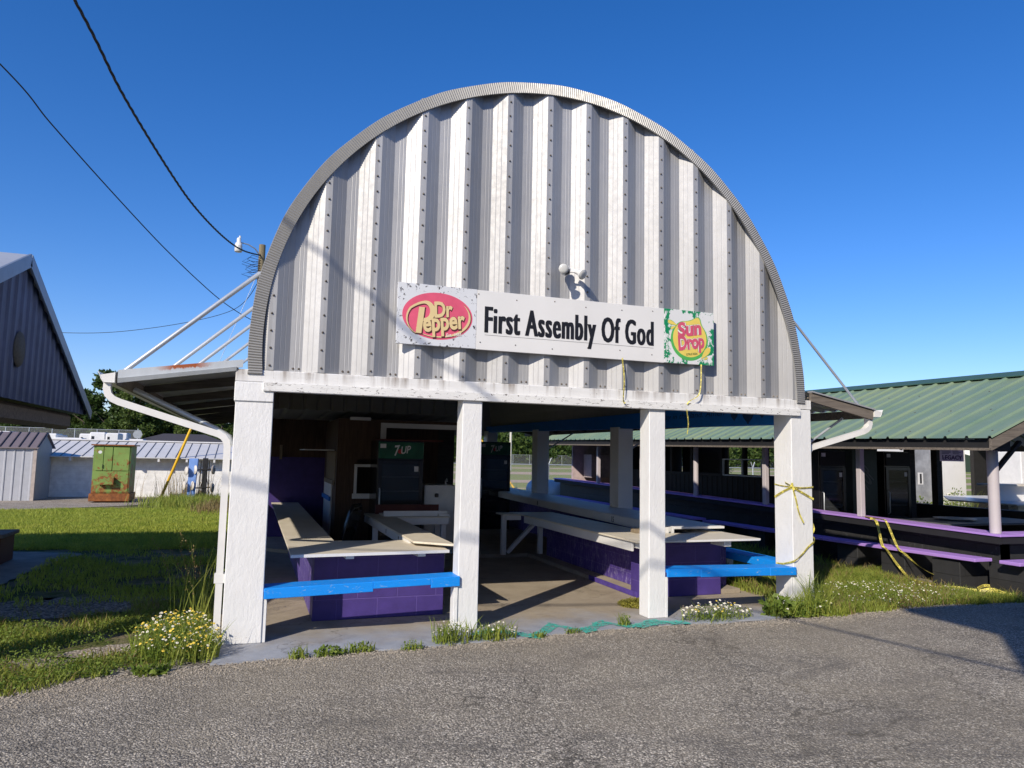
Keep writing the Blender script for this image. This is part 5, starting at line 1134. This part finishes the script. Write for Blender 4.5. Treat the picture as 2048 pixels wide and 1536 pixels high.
for i, (x, y, z) in enumerate(((10.6, 16.4, 0), (11.1, 16.5, 0), (10.7, 16.45, 0.2), (10.6, 16.9, 0))):
    t = thing('concrete_block', ['grey hollow concrete block at the left of the pile behind the pavilion', 'grey hollow concrete block at the right of the pile behind the pavilion', 'grey hollow concrete block on top of the pile behind the pavilion', 'grey hollow concrete block at the back of the pile behind the pavilion'][i], 'block', (x, y, z-0.02), 'concrete blocks piled behind the pavilion')
    b = MB(); b.box(x, x+0.4, y, y+0.035, z-0.02, z+0.18); b.box(x, x+0.4, y+0.165, y+0.2, z-0.02, z+0.18)
    for q in (0, 0.18, 0.365): b.box(x+q, x+q+0.035, y+0.0355, y+0.1645, z-0.02, z+0.18)
    b.build('block', M['path'], t)
# chain link fences, poles
def fence(name, label, a, b, h, n, z=0.0, barbed=False):
    t = thing(name, label, 'fence', (*a, z)); a = Vector((*a, z)); b = Vector((*b, z)); d = b-a
    for i in range(n+1):
        p = a+d*i/n; pb = MB().tube([p, p+Vector((0, 0, h))], 0.035, 6)
        if barbed: pb.tube([p+Vector((0, 0, h)), p+Vector((-0.15, -0.05, h+0.3))], 0.02, 5); pb.tube([p+Vector((0, 0, h)), p+Vector((0.15, 0.05, h+0.3))], 0.02, 5)
        pb.build('post', M['pipe'], t)
    m = NT('chain_mesh'); m.base((0.33, 0.34, 0.33)); m.set(0.5, 0.3)
    m.b.inputs['Alpha'].default_value = 0.28
    mb = MB(); mb.add([a, b, b+Vector((0, 0, h)), a+Vector((0, 0, h))], [(0, 1, 2, 3)]); mb.build('wire_mesh', m.m, t)
    MB().tube([a+Vector((0, 0, h)), b+Vector((0, 0, h))], 0.02, 5).build('top_rail', M['pipe'], t)
fence('chain_link_fence', 'rusty topped chain link fence at the near edge of the field behind the pavilion', (7, 23.5), (30, 24.6), 1.25, 8, 0, True)
fence('chain_link_fence', 'long chain link fence at the foot of the far wood', (35, 118), (110, 126), 1.9, 22)
fence('chain_link_fence', 'chain link fence in front of the trees beyond the parked trailers', (-30, 66), (-9.4, 66), 3.2, 12)
for i, (x, y, h, lab) in enumerate(((27.3, 70, 7.5, 'tall pale pole standing in the field, the left of two'), (37.5, 88, 5.2, 'shorter pale lamp pole farther off in the field, the right of two'))):
    t = thing('field_pole', lab, 'pole', (x, y, 0)); MB().tube([(x, y, 0), (x, y, h)], [0.16, 0.11], 8).build('post', plain('pale_pole', (0.55, 0.53, 0.46), 0.6), t)
    if i: MB().tube([(x, y, h), (x-0.4, y, h+0.15), (x-1.0, y, h+0.1)], 0.05, 6).box(x-1.4, x-0.95, y-0.1, y+0.1, h, h+0.14).build('lamp_arm', M['pipe'], t)
gy2 = thing('guy_wire', 'yellow guarded guy wire slanting down behind the stand', 'guy wire', (11.6, 24.0, 0)); MB().tube([(11.6, 24.8, 0), (10.2, 26.5, 2.6)], 0.045, 8).build('guard', M['yellow_guard'], gy2); MB().tube([(10.2, 26.5, 2.6), (7.4, 29.9, 7.8)], 0.01, 5).build('wire', M['pipe'], gy2)

# parked trailers and vans behind the long shed, standing on a bank
sheet('terrain', [(-90, 48), (-2, 48), (2, 140), (-120, 140)], 1.2, M['ground'])
def trailer(x, y, w, h, label, c=(0.7, 0.7, 0.7)):
    t = thing('parked_trailer', label, 'trailer', (x, y, 1.2), 'white trailers and trucks parked beyond the long white building'); m = M['white_plain']
    MB().box(x, x+w, y, y+2.0, 1.55, 1.55+h).build('body', m, t, 0.08)
    k = 1 if w > 1.6 else 0
    MB().box(x+w*0.12, x+w*0.3, y-0.012, y-0.003, 1.55+h*0.55, 1.55+h*0.75).build('window', M['black_gloss'], t)
    for q in (0.22, 0.78): MB().lathe([(0, 0.12), (0.3, 0.12), (0.34, 0.08), (0.34, -0.08), (0.3, -0.12), (0, -0.12)], (x+w*q, y-0.02, 1.54), (0, 1, 0), 16).build('wheel', M['black_matt'], t)
for x, y, w, h, lab in ((-18.8, 58, 1.6, 1.15, 'small white trailer at the far left beyond the brown shed roof'), (-16.9, 57, 3.0, 1.05, 'long white trailer above the brown shed roof'), (-13.9, 56, 1.9, 0.75, 'low white truck just right of the brown shed roof'), (-11.9, 58, 1.1, 1.25, 'upright white box trailer, the left of two close together'), (-10.6, 57, 0.9, 1.2, 'upright white box trailer, the right of two close together'), (-9.6, 59, 1.4, 0.8, 'low white trailer beside the stop sign'), (-15.0, 60, 0.8, 1.0, 'narrow white van tail between the long trailer and the low truck'), (-13.0, 60, 0.9, 1.15, 'white van rear just left of the two upright box trailers'), (-12.5, 55.5, 0.7, 0.6, 'smallest low white trailer in front of the upright boxes'), (-10.4, 61, 0.7, 1.3, 'tallest white box trailer behind the upright pair')):
    trailer(x, y, w, h, lab)
ss = thing('stop_sign', 'grey back of an octagonal stop sign beyond the long white building', 'sign', (-8.8, 60, 1.2)); MB().tube([(-8.8, 60, 1.2), (-8.8, 60, 3.2)], 0.04, 6).build('post', M['pipe'], ss)
MB().lathe([(0, 0.01), (0.36, 0.01), (0.36, -0.01), (0, -0.01)], (-8.8, 59.95, 2.75), (0, -1, 0), 8, smooth=False).build('plate', plain('sign_back', (0.3, 0.32, 0.33), 0.5), ss)
hs = thing('house', 'low house with dark hipped roof in front of the trees', 'house', (-6.4, 68, 1.2))
MB().box(-9.5, -2.5, 66, 72, 1.2, 2.25).build('wall', plain('house_wall', (0.3, 0.22, 0.17), 0.8), hs)
mb = MB(); mb.add([(-10, 65.5, 2.24), (-2, 65.5, 2.24), (-2, 72.5, 2.24), (-10, 72.5, 2.24), (-7.8, 69, 3.05), (-4.2, 69, 3.05)], [(0, 1, 5, 4), (1, 2, 5), (2, 3, 4, 5), (3, 0, 4), (3, 2, 1, 0)]); mb.build('roof', plain('dark_shingles', (0.06, 0.055, 0.06), 0.8), hs)
for x in (-8.6, -6.6, -4.4): MB().box(x, x+0.8, 65.985, 65.998, 1.45, 2.05).build('window', M['black_gloss'], hs)

# hall behind the viewer: its wall and eave throw the shadow in the lower right corner
hl = thing('hall', 'large metal hall standing behind the viewer', 'building', (6, -12, 0))
MB().box(-0.55, 22, -18, -8.45, 0, 6.95).build('wall', M['galv_dark'], hl); MB().box(-1.18, 22.5, -18.5, -7.95, 6.96, 7.1).build('roof', M['galv_dark'], hl)
# ------------------------------------------------------------------ vegetation
def mesh_np(name, v, f, mats, mi=None, parent=None, loc=(0, 0, 0)):
    """v (n,3), f (m,k) with constant k"""
    me = bpy.data.meshes.new(name); n, k = f.shape
    me.vertices.add(len(v)); me.vertices.foreach_set('co', (v-np.array(loc)).astype(np.float32).ravel())
    me.loops.add(n*k); me.loops.foreach_set('vertex_index', f.astype(np.int32).ravel())
    me.polygons.add(n); me.polygons.foreach_set('loop_start', np.arange(0, n*k, k, dtype=np.int32))
    for m in (mats if isinstance(mats, (list, tuple)) else [mats]): me.materials.append(m)
    if mi is not None: me.polygons.foreach_set('material_index', mi.astype(np.int32))
    me.update(calc_edges=True)
    ob = bpy.data.objects.new(name, me); COL.objects.link(ob)
    if parent: ob.parent = parent
    else: ob.location = loc
    return ob
def blades(P, h0, h1, w, lean=0.5, z=-0.015):
    """bent tapering blades at the xy points P -> verts, tris"""
    n = len(P); h = rng.uniform(h0, h1, n); a = rng.uniform(0, 2*np.pi, n); b = rng.uniform(0, 2*np.pi, n); ln = rng.uniform(0.1, lean, n)*h
    ww = w*rng.uniform(0.6, 1.3, n)/2; c, s = np.cos(a), np.sin(a); zz = z if np.ndim(z) else np.full(n, z)
    base = np.stack([P[:, 0], P[:, 1], zz], 1); side = np.stack([c*ww, s*ww, 0*ww], 1); d = np.stack([np.cos(b)*ln, np.sin(b)*ln, 0*ln], 1)
    mid = base+d*0.35+np.stack([0*h, 0*h, h*0.6], 1); tip = base+d+np.stack([0*h, 0*h, h], 1)
    v = np.stack([base-side, base+side, mid-side*0.75, mid+side*0.75, tip], 1).reshape(-1, 3)
    i = np.arange(n)[:, None]*5; f = np.concatenate([i+np.array([[0, 1, 3]]), i+np.array([[0, 3, 2]]), i+np.array([[2, 3, 4]])], 0)
    return v, f
def leaves(C, size, flat=0.6):
    """small rhombic leaves at the 3d points C"""
    n = len(C); L = size*rng.uniform(0.6, 1.3, n); d = rng.normal(size=(n, 3)); d[:, 2] *= flat; d /= np.linalg.norm(d, axis=1)[:, None]
    e = np.cross(d, rng.normal(size=(n, 3))); e /= np.linalg.norm(e, axis=1)[:, None]; L = L[:, None]
    v = np.stack([C, C+d*L*0.5+e*L*0.3, C+d*L, C+d*L*0.5-e*L*0.3], 1).reshape(-1, 3)
    return v, np.arange(n)[:, None]*4+np.array([[0, 1, 2, 3]])
def scatter(n, x0, x1, y0, y1, clump=0, keep=None):
    P = np.stack([rng.uniform(x0, x1, n), rng.uniform(y0, y1, n)], 1)
    if clump:
        k = np.zeros(n)
        for fx, fy, ph in ((1.7, 1.1, 0.3), (-1.3, 2.3, 1.7), (3.1, -2.7, 4.0), (5.1, 4.3, 2.2)): k += np.sin(P[:, 0]*fx*clump+P[:, 1]*fy*clump+ph)
        P = P[k+rng.normal(size=n)*0.8 > -0.35]
    if keep is not None: P = P[keep(P[:, 0], P[:, 1])]
    return P
E_X = np.array([p[0] for p in EDGE]); E_Y = np.array([p[1] for p in EDGE])
edge_y = lambda x: np.interp(x, E_X, E_Y)
def stuff(name, v, f, m, label, cat):
    o = mesh_np(name, v, f, m); tag(o, label, cat, None, 'stuff'); return o
def in_path(x, y): return ((y > 2.15) & (y < 6.75) & (x < -2.45+0.05*np.sin(y*9)))
# left yard lawn
P = np.concatenate([scatter(90000, -6.5, -0.1, 6.5, 15.2), scatter(26000, -4.6, -0.1, 2.1, 7, 1.0)])
P = P[~in_path(P[:, 0], P[:, 1])]
P = P[(P[:, 1] < 14.9+np.clip((P[:, 0]+5)*0.7, 0, 3)+rng.normal(size=len(P))*0.08)]
v, f = blades(P, 0.03, 0.085, 0.011, 0.9); stuff('lawn', v, f, M['grass'], 'sunlit mown grass of the left yard reaching back to the gravel drive', 'grass')
# ragged verge at the lower left
P = scatter(46000, -3.4, -0.12, -1.7, 2.1, 1.5, lambda x, y: (y > edge_y(x)+0.12+0.12*np.sin(x*7)) & ~((x > -2.3) & (x < -0.9) & (y > 1.5) & (y < 2.5) & (np.sin(x*11+y*7) > -0.6)))
bare = np.exp(-((P[:, 0]+0.75)**2/0.3+(P[:, 1]-0.15)**2/0.05))+0.9*np.exp(-((P[:, 0]+1.25)**2/0.12+(P[:, 1]+0.05)**2/0.03)); P = P[rng.random(len(P)) > bare*0.92]
v, f = blades(P, 0.02, 0.085, 0.0075, 1.1); stuff('verge_grass', v, f, M['grass_wild'], 'ragged green verge with bare patches at the lower left', 'grass')
Q = scatter(26000, -2.4, -0.25, -1.3, 1.4, 2.0, lambda x, y: (y > edge_y(x)+0.1)&(x < -0.35)); Q = Q[rng.random(len(Q)) > 0.9*np.exp(-((Q[:, 0]+0.75)**2/0.3+(Q[:, 1]-0.15)**2/0.05))]
C = np.concatenate([Q, rng.uniform(0.0, 0.055, (len(Q), 1))], 1); v, f = leaves(C, 0.022, 0.35); stuff('clover', v, f, M['weed'], 'low clover spreading through the verge at the lower left', 'clover')
# verge between stand and pavilion
P = scatter(84000, 5.95, 9.2, -0.5, 2.6, 0, lambda x, y: (y > edge_y(x)+0.05+0.05*np.sin(x*9)) & ~((x > 8.66) & (y > 0.0) & (y < 1.8)))
P = P[rng.random(len(P)) < np.clip(0.55+0.45*np.sin(P[:, 0]*3.1+1)*np.sin(P[:, 1]*4+2), 0.2, 1)]
v, f = blades(P, 0.03, 0.145, 0.0085, 0.95); stuff('verge_grass', v, f, M['grass_wild'], 'thick green verge with small white flowers between the right post and pavilion', 'grass')
P = scatter(16000, 6.1, 8.9, 2.6, 13, 0); v, f = blades(P, 0.06, 0.22, 0.014, 0.8); stuff('rough_grass', v, f, M['grass_wild'], 'rough grass in the shaded gap between stand and pavilion', 'grass')
P = scatter(30000, 6.2, 24, 14, 26, 0); v, f = blades(P, 0.04, 0.16, 0.03, 0.8); stuff('field_grass', v, f, M['grass'], 'field grass behind the stand', 'grass')
P = scatter(5200, 5.95, 9.1, -0.45, 2.4, 1.2, lambda x, y: (y > edge_y(x)+0.02) & ~((x > 8.66) & (y > 0.0) & (y < 1.8))); v, f = blades(P, 0.05, 0.2, 0.009, 0.9); stuff('dry_grass', v, f, M['dry'], 'dead straw mixed through the right verge', 'grass')
P = scatter(3000, -3.0, -0.12, -1.5, 1.9, 1.4, lambda x, y: y > edge_y(x)+0.06); v, f = blades(P, 0.03, 0.12, 0.008, 1.1); stuff('dry_grass', v, f, M['dry'], 'dead straw mixed through the lower left verge', 'grass')
# grit along the broken asphalt edge
def grit(n):
    x = rng.uniform(-3.2, 9.0, n); d = np.abs(rng.normal(0, 0.13, n))*np.where(x < 0, 1.7, 1.0); y = edge_y(x)+0.05-d+rng.normal(0, 0.02, n); z0 = np.full(n, -0.008)
    sz = rng.uniform(0.003, 0.011, n); V = []; F = []
    o = np.array([[1, 0, 0], [-0.4, 0.9, 0], [-0.6, -0.8, 0], [0.1, 0.1, 0.9], [0, 0, -0.3]])
    a = rng.uniform(0, 6.28, n); c, s_ = np.cos(a), np.sin(a)
    q = o[None]*sz[:, None, None]*rng.uniform(0.7, 1.3, (n, 5, 1)); qx = q[..., 0]*c[:, None]-q[..., 1]*s_[:, None]; qy = q[..., 0]*s_[:, None]+q[..., 1]*c[:, None]
    v = np.stack([x[:, None]+qx, y[:, None]+qy, z0[:, None]+q[..., 2]+0.002], -1).reshape(-1, 3); i = np.arange(n)[:, None]*5
    f = np.concatenate([i+np.array([[0, 1, 3]]), i+np.array([[1, 2, 3]]), i+np.array([[2, 0, 3]])], 0); return v, f
v, f = grit(9000); stuff('loose_stones', v, f, plain('loose_stone', (0.4, 0.35, 0.28), 0.85, 0, 0.5, 25, 0.0), 'loose grit strewn along the broken asphalt edge', 'grit')
Q = scatter(16000, 5.95, 9.0, -0.45, 1.9, 1.6, lambda x, y: (y > edge_y(x)+0.03) & ~((x > 8.66) & (y > 0.0) & (y < 1.8))); C = np.concatenate([Q, rng.uniform(0.0, 0.09, (len(Q), 1))], 1); v, f = leaves(C, 0.024, 0.4); stuff('clover', v, f, M['weed'], 'low clover under the grass of the right verge', 'clover')
# plants one can point at
def flowers(C, r, m1=0, m2=1):
    """small daisies facing up and out: petals fan + eye"""
    V = []; F = []; MI = []; k = 7
    for c in C:
        n = Vector((rnd.uniform(-.6, .6), rnd.uniform(-.9, .2), 1)).normalized(); e1 = n.orthogonal().normalized(); e2 = n.cross(e1); o = len(V); c = Vector(c); rr = r*rnd.uniform(0.7, 1.25)
        ring = [c+(e1*math.cos(2*math.pi*i/k)+e2*math.sin(2*math.pi*i/k))*rr for i in range(k)]
        V += ring; 
        for i in range(1, k-1): F.append((o, o+i, o+i+1)); MI.append(m1)
        o = len(V); q = c+n*0.002
        V += [q+(e1*math.cos(2*math.pi*i/5)+e2*math.sin(2*math.pi*i/5))*rr*0.38 for i in range(5)]
        for i in range(1, 4): F.append((o, o+i, o+i+1)); MI.append(m2)
    return np.array([tuple(x) for x in V]), np.array(F), np.array(MI)
def plant(name, label, x, y, rx, ry, h, n_leaf, leaf, n_blade=0, n_fl=0, fr=0.012, mat='weed', z=0.0, group=None, blade_h=None, yellow=0.0, z_top=1.0, cat='weed'):
    t = thing(name, label, cat, (x, y, z), group); L = (x, y, z)
    r = np.sqrt(rng.random(n_leaf)); a = rng.uniform(0, 2*np.pi, n_leaf); hh = rng.random(n_leaf)**1.2*h*(1-0.55*r**2)
    C = np.stack([x+rx*r*np.cos(a), y+ry*r*np.sin(a), z+hh], 1); v, f = leaves(C, leaf, 0.8)
    mesh_np('foliage', v, f, M[mat], None, t, L)
    ns = max(6, n_leaf//18); r = np.sqrt(rng.random(ns))*0.8; a = rng.uniform(0, 2*np.pi, ns); P = np.stack([x+rx*r*np.cos(a)*0.7, y+ry*r*np.sin(a)*0.7], 1)
    v, f = blades(P, h*0.6, h*1.05, 0.008, 0.5, z-0.01); mesh_np('stems', v, f, M[mat], None, t, L)
    if n_blade:
        r = np.sqrt(rng.random(n_blade)); a = rng.uniform(0, 2*np.pi, n_blade); P = np.stack([x+rx*r*np.cos(a), y+ry*r*np.sin(a)], 1)
        bh = blade_h or (h*0.5, h*1.3); v, f = blades(P, bh[0], bh[1], 0.011, 0.75, z-0.01); mesh_np('grass_blades', v, f, M['grass_wild'], None, t, L)
    if n_fl:
        r = np.sqrt(rng.random(n_fl)); a = rng.uniform(0, 2*np.pi, n_fl)
        C = np.stack([x+rx*r*np.cos(a), y+ry*r*np.sin(a), z+h*(0.55+0.5*rng.random(n_fl))*(1-0.45*r**2)*z_top], 1)
        v, f, mi = flowers(C, fr); 
        if yellow: mi = np.where(rng.random(len(mi)//(5+3)).repeat(8)[:len(mi)] < yellow, 1, mi)
        o = mesh_np('flowers', v, f, [M['petal'], M['petal_y']], mi, t, L); o['kind'] = 'stuff'
    return t
plant('daisy_weed', 'big weed clump full of white and yellow flowers at the left corner post', -0.34, 0.0, 0.32, 0.5, 0.29, 3600, 0.016, 420, 300, 0.0095, yellow=0.6, blade_h=(0.08, 0.24))
plant('daisy_weed', 'second flowering weed clump pressed against the foot of the downspout', -0.14, -0.28, 0.15, 0.2, 0.22, 1000, 0.014, 90, 70, 0.009, yellow=0.5)
# tall grass by the downspout
t = thing('tall_grass', 'tall arching grass stems with seed heads beside the downspout', 'grass', (-0.3, 1.3, 0))
P = np.stack([rng.normal(-0.26, 0.10, 60), rng.normal(1.0, 0.4, 60)], 1); v, f = blades(P, 0.3, 0.8, 0.009, 0.65, 0.0); mesh_np('blades', v, f, M['grass_wild'], None, t, (-0.3, 1.3, 0))
C = []
for i in range(9):
    x, y, h = rnd.gauss(-0.3, 0.1), rnd.gauss(1.0, 0.4), rnd.uniform(0.5, 0.95); dx, dy = rnd.uniform(-0.3, 0.05), rnd.uniform(-.2, .1)
    for k in range(26): u = 0.55+0.45*k/26; C.append((x+dx*u*u, y+dy*u*u, h*u))
v, f = leaves(np.array(C), 0.018, 1.6); mesh_np('seed_heads', v, f, M['dry'], None, t, (-0.3, 1.3, 0))
W_ = [('weed_clump', 'low leafy weed with broad leaves in front of the left blue bench', 0.82, -0.50, 0.13, 0.06, 0.075, 150, 0.036, 30, 0), ('weed_clump', 'small leafy weed joined to the right of the broad leaved weed', 1.06, -0.46, 0.12, 0.05, 0.085, 130, 0.026, 36, 0),
      ('weed_clump', 'sparse grassy weed near the left end of the slab edge', 0.58, -0.52, 0.07, 0.05, 0.09, 40, 0.02, 40, 0), ('weed_clump', 'small green weed left of the flowering clump at the second post', 1.48, -0.50, 0.1, 0.05, 0.075, 120, 0.018, 26, 0),
      ('weed_clump', 'leafy weed clump at the left foot of the second post', 1.86, -0.36, 0.17, 0.12, 0.19, 520, 0.018, 70, 20), ('weed_clump', 'weed clump with pale seed heads right of the second post', 2.24, -0.35, 0.22, 0.09, 0.14, 420, 0.017, 110, 26),
      ('weed_clump', 'tiny green weed on the teal line, the left one', 2.66, -0.40, 0.07, 0.04, 0.06, 70, 0.018, 25, 0), ('weed_clump', 'tiny reddish weed on the teal line, the middle one', 3.02, -0.33, 0.08, 0.04, 0.05, 60, 0.016, 25, 0), ('weed_clump', 'small upright weed on the teal line before the third post', 3.62, -0.2, 0.07, 0.05, 0.12, 110, 0.02, 30, 0),
      ('dandelion', 'flat green rosette weed on the gravel at the lower left', -0.45, -0.66, 0.12, 0.07, 0.06, 120, 0.05, 40, 0), ('weed_clump', 'small grey green weed on the gravel beside the rosette weed', -0.8, -0.6, 0.09, 0.06, 0.05, 90, 0.025, 30, 0)]
for a in W_: plant(*a[:6], a[6], a[7], a[8], a[9], a[10], 0.009, group='weeds along the slab edge')
plant('grass_tuft', 'yellow green tuft of stonecrop on the slab beside the third post', 4.22, 0.62, 0.21, 0.2, 0.07, 2600, 0.022, 0, 0, mat='tuft')
plant('daisy_weed', 'clump of white daisies in front of the right blue bench', 4.70, -0.16, 0.42, 0.15, 0.15, 1500, 0.015, 60, 120, 0.0115, yellow=0.12, z_top=1.15)
plant('weed_clump', 'broad leaved dock plant left of the right corner post', 5.45, -0.18, 0.16, 0.12, 0.22, 260, 0.075, 80, 8)
plant('weed_clump', 'leafy green weed at the foot of the right corner post', 5.82, -0.22, 0.28, 0.14, 0.18, 900, 0.035, 300, 10, blade_h=(0.08, 0.3))
plant('tall_weed', 'tall feathery weed standing against the right corner post', 5.98, -0.12, 0.12, 0.08, 0.45, 300, 0.016, 50, 0, blade_h=(0.2, 0.5))
plant('tall_weed', 'tall dry tinged grass right behind the right corner post', 6.25, 0.35, 0.2, 0.4, 0.26, 500, 0.018, 300, 10, blade_h=(0.12, 0.36))
plant('tall_weed', 'reddish dry weed clump seen under the right blue bench', 6.1, 1.6, 0.22, 0.5, 0.34, 900, 0.025, 300, 0, mat='dry', blade_h=(0.15, 0.4))
plant('daisy_patch', 'patch of tiny white flowers scattered in the right verge', 7.3, 0.35, 1.25, 0.62, 0.15, 2600, 0.02, 0, 420, 0.0085)
plant('bush', 'bright green bush in sun beyond the pavilion', 15.5, 6.8, 0.4, 0.4, 0.8, 1100, 0.08, 0, 0, cat='bush'); plant('bush', 'tall weedy bush before the white booth', 16.6, 6.75, 0.55, 0.3, 1.05, 1300, 0.06, 200, 60, 0.02, blade_h=(0.5, 1.1), cat='bush')
t = thing('tall_weed', 'thin tall seeding weeds around the foot of the blue board', 'weed', (-1.9, 18.3, 0))
P = np.stack([rng.normal(-1.75, 0.5, 220), rng.normal(18.2, 0.9, 220)], 1); v, f = blades(P, 0.3, 1.15, 0.014, 0.4); mesh_np('stems', v, f, M['dry'], None, t, (-1.9, 18.3, 0))
P = np.stack([rng.normal(-1.35, 0.55, 4200), rng.normal(16.7, 0.8, 4200)], 1); v, f = blades(P, 0.1, 0.36, 0.018, 0.7); stuff('rough_grass', v, f, M['grass_wild'], 'rough uncut grass round the foot of the blue board', 'grass')
P = np.stack([rng.normal(-0.75, 0.25, 1500), rng.normal(15.5, 1.0, 1500)], 1); v, f = blades(P, 0.08, 0.3, 0.018, 0.7); stuff('dry_grass', v, f, M['dry'], 'dry brown grass beside the blue board', 'grass')

# trees
def crown_mesh(seed, n=5200, leaf=0.30):
    g = np.random.default_rng(seed); C = []
    k = 26
    for i in range(k):
        a = g.uniform(0, 2*np.pi); q = g.uniform(0.0, 1.0); zz = g.uniform(-0.75, 1.0); rr = math.sqrt(max(0.05, 1-zz*zz*0.8))*q**0.6
        c = np.array([rr*math.cos(a)*0.85, rr*math.sin(a)*0.85, zz]); s = g.uniform(0.2, 0.36); m = n//k
        d = g.normal(size=(m, 3)); d /= np.linalg.norm(d, axis=1)[:, None]; C.append(c+d*s*(g.random(m)**0.35)[:, None]*np.array([1, 1, 0.75]))
    return np.concatenate(C)
def tree(seed, n, leaf, H, RC, mat, name='tree'):
    t = thing(name, '', 'tree', (0, 0, 0), 'trees beyond the long white building'); g = random.Random(seed)
    b = MB(); b.tube([(0, 0, -0.1), (0.05, 0.03, H*0.3), (-0.05, 0.02, H*0.6), (0, 0, H*0.9)], [0.22, 0.17, 0.1, 0.03], 8)
    for i in range(7):
        a = g.uniform(0, 6.28); z = H*g.uniform(0.3, 0.7); r = RC*g.uniform(0.5, 0.9); b.tube([(0, 0, z), (r*0.5*math.cos(a), r*0.5*math.sin(a), z+H*0.1), (r*math.cos(a), r*math.sin(a), z+H*0.2)], [0.08, 0.05, 0.015], 6)
    b.build('trunk', M['bark'], t)
    C = crown_mesh(seed, n); C = C*np.array([RC, RC, H*0.42])+np.array([0, 0, H*0.58]); v, f = leaves(C, leaf, 0.9)
    mesh_np('crown', v, f, mat, None, t); return t
protos = [tree(1, 6500, 0.34, 7.0, 2.6, M['leaf_a']), tree(2, 6500, 0.34, 7.4, 2.9, M['leaf_b']), tree(3, 6500, 0.32, 6.4, 2.4, M['leaf_a'])]
TL = [(-13.8, 78, 0, 1.12, 'tallest dark tree of the row, behind the gutter end'), (-16.6, 80, 2, 1.0, 'dark tree beside the barn gable at the left of the row'), (-11.6, 76, 1, 0.86, 'light green tree right of the tallest tree'), (-9.4, 80, 0, 0.84, 'dark round tree behind the bend of the downspout'), (-7.2, 77, 1, 0.72, 'light green tree behind the middle of the slanting downspout'), (-5.0, 80, 2, 0.72, 'dark low tree above the dark roofed house'), (-3.0, 76, 1, 0.62, 'low light green tree close to the white corner post'),
      (-1.2, 79, 0, 0.70, 'dark tree just left of the white corner post'), (-19.5, 82, 1, 1.0, 'light green tree half hidden by the barn'), (-23, 80, 0, 1.0, 'dark tree far left under the barn beam'), (-27, 82, 2, 1.0, 'dark tree at the left end of the row under the barn beam'), (0.8, 80, 1, 0.75, 'light green tree behind the white corner post')]
used = set()
for x, y, k, s, lab in TL:
    o = protos[k] if k not in used else dup(protos[k]); used.add(k)
    o.location = (x, y, 1.1); o.scale = (s*1.0, s*1.0, s); o.rotation_euler.z = rnd.uniform(0, 6.28); o['label'] = lab
FT = [(31, 96, 1, 0.75, 'young light tree by the tall pale field pole'), (55, 112, 0, 0.95, 'dark tree at the foot of the wood, seen between the posts'), (62, 114, 1, 0.9, 'light tree at the foot of the wood, seen between the posts'), (69, 116, 2, 0.95, 'dark tree farther right at the foot of the wood'), (76, 118, 1, 1.0, 'light tree at the right end of the wood edge'), (48, 110, 2, 0.9, 'dark tree at the left end of the wood edge'), (38, 46, 1, 0.5, 'light tree seen through the pavilion window band')]
for x, y, k, s, lab in FT:
    o = dup(protos[k], (x, y, 0), rnd.uniform(0, 6.28), lab, s); o['group'] = 'trees at the edge of the far field'
# wooded slope behind the far field: one mass
hb = MB(); hb.add([(5, 126, -0.02), (190, 126, -0.02), (190, 175, 13), (5, 175, 13)], [(0, 1, 2, 3)]); ho = hb.build('hillside', plain('hill_floor', (0.03, 0.05, 0.014), 0.9)); ho['kind'] = 'structure'
n = 70000; X = rng.uniform(12, 150, n); k = rng.random(n)**1.3; Yv = 124+k*40+rng.normal(size=n)*1.5
bump_ = 1.6*np.sin(X*0.55)+1.3*np.sin(X*1.13+Yv*0.4)+0.9*np.sin(X*2.3+1)
Z = np.clip(rng.random(n)**0.8*(5.5+bump_)+k*13, 0, 40)
v, f = leaves(np.stack([X, Yv, Z], 1), 0.85, 0.9); stuff('wood', v, f, [M['leaf_a']], 'far wooded slope closing the field', 'wood')
sel = (np.sin(X*0.8+1)+np.sin(X*0.37+Z*0.6)+rng.normal(size=n)*0.5) > 0.5; v, f = leaves(np.stack([X[sel]+0.4, Yv[sel]-1.6, Z[sel]], 1), 0.75, 0.9); stuff('wood', v, f, [M['leaf_b']], 'lighter trees of the far wooded slope', 'wood')
n = 22000; X = rng.uniform(-60, 8, n); Yv = rng.uniform(86, 100, n); Z = 1+rng.random(n)**0.8*(5.2+1.2*np.sin(X*0.5)+np.sin(X*1.3)-np.clip((X+10)*0.18, 0, 3)); v, f = leaves(np.stack([X, Yv, Z], 1), 0.75, 0.9); stuff('wood', v, f, [M['leaf_a']], 'dark wood behind the row of trees at left', 'wood')
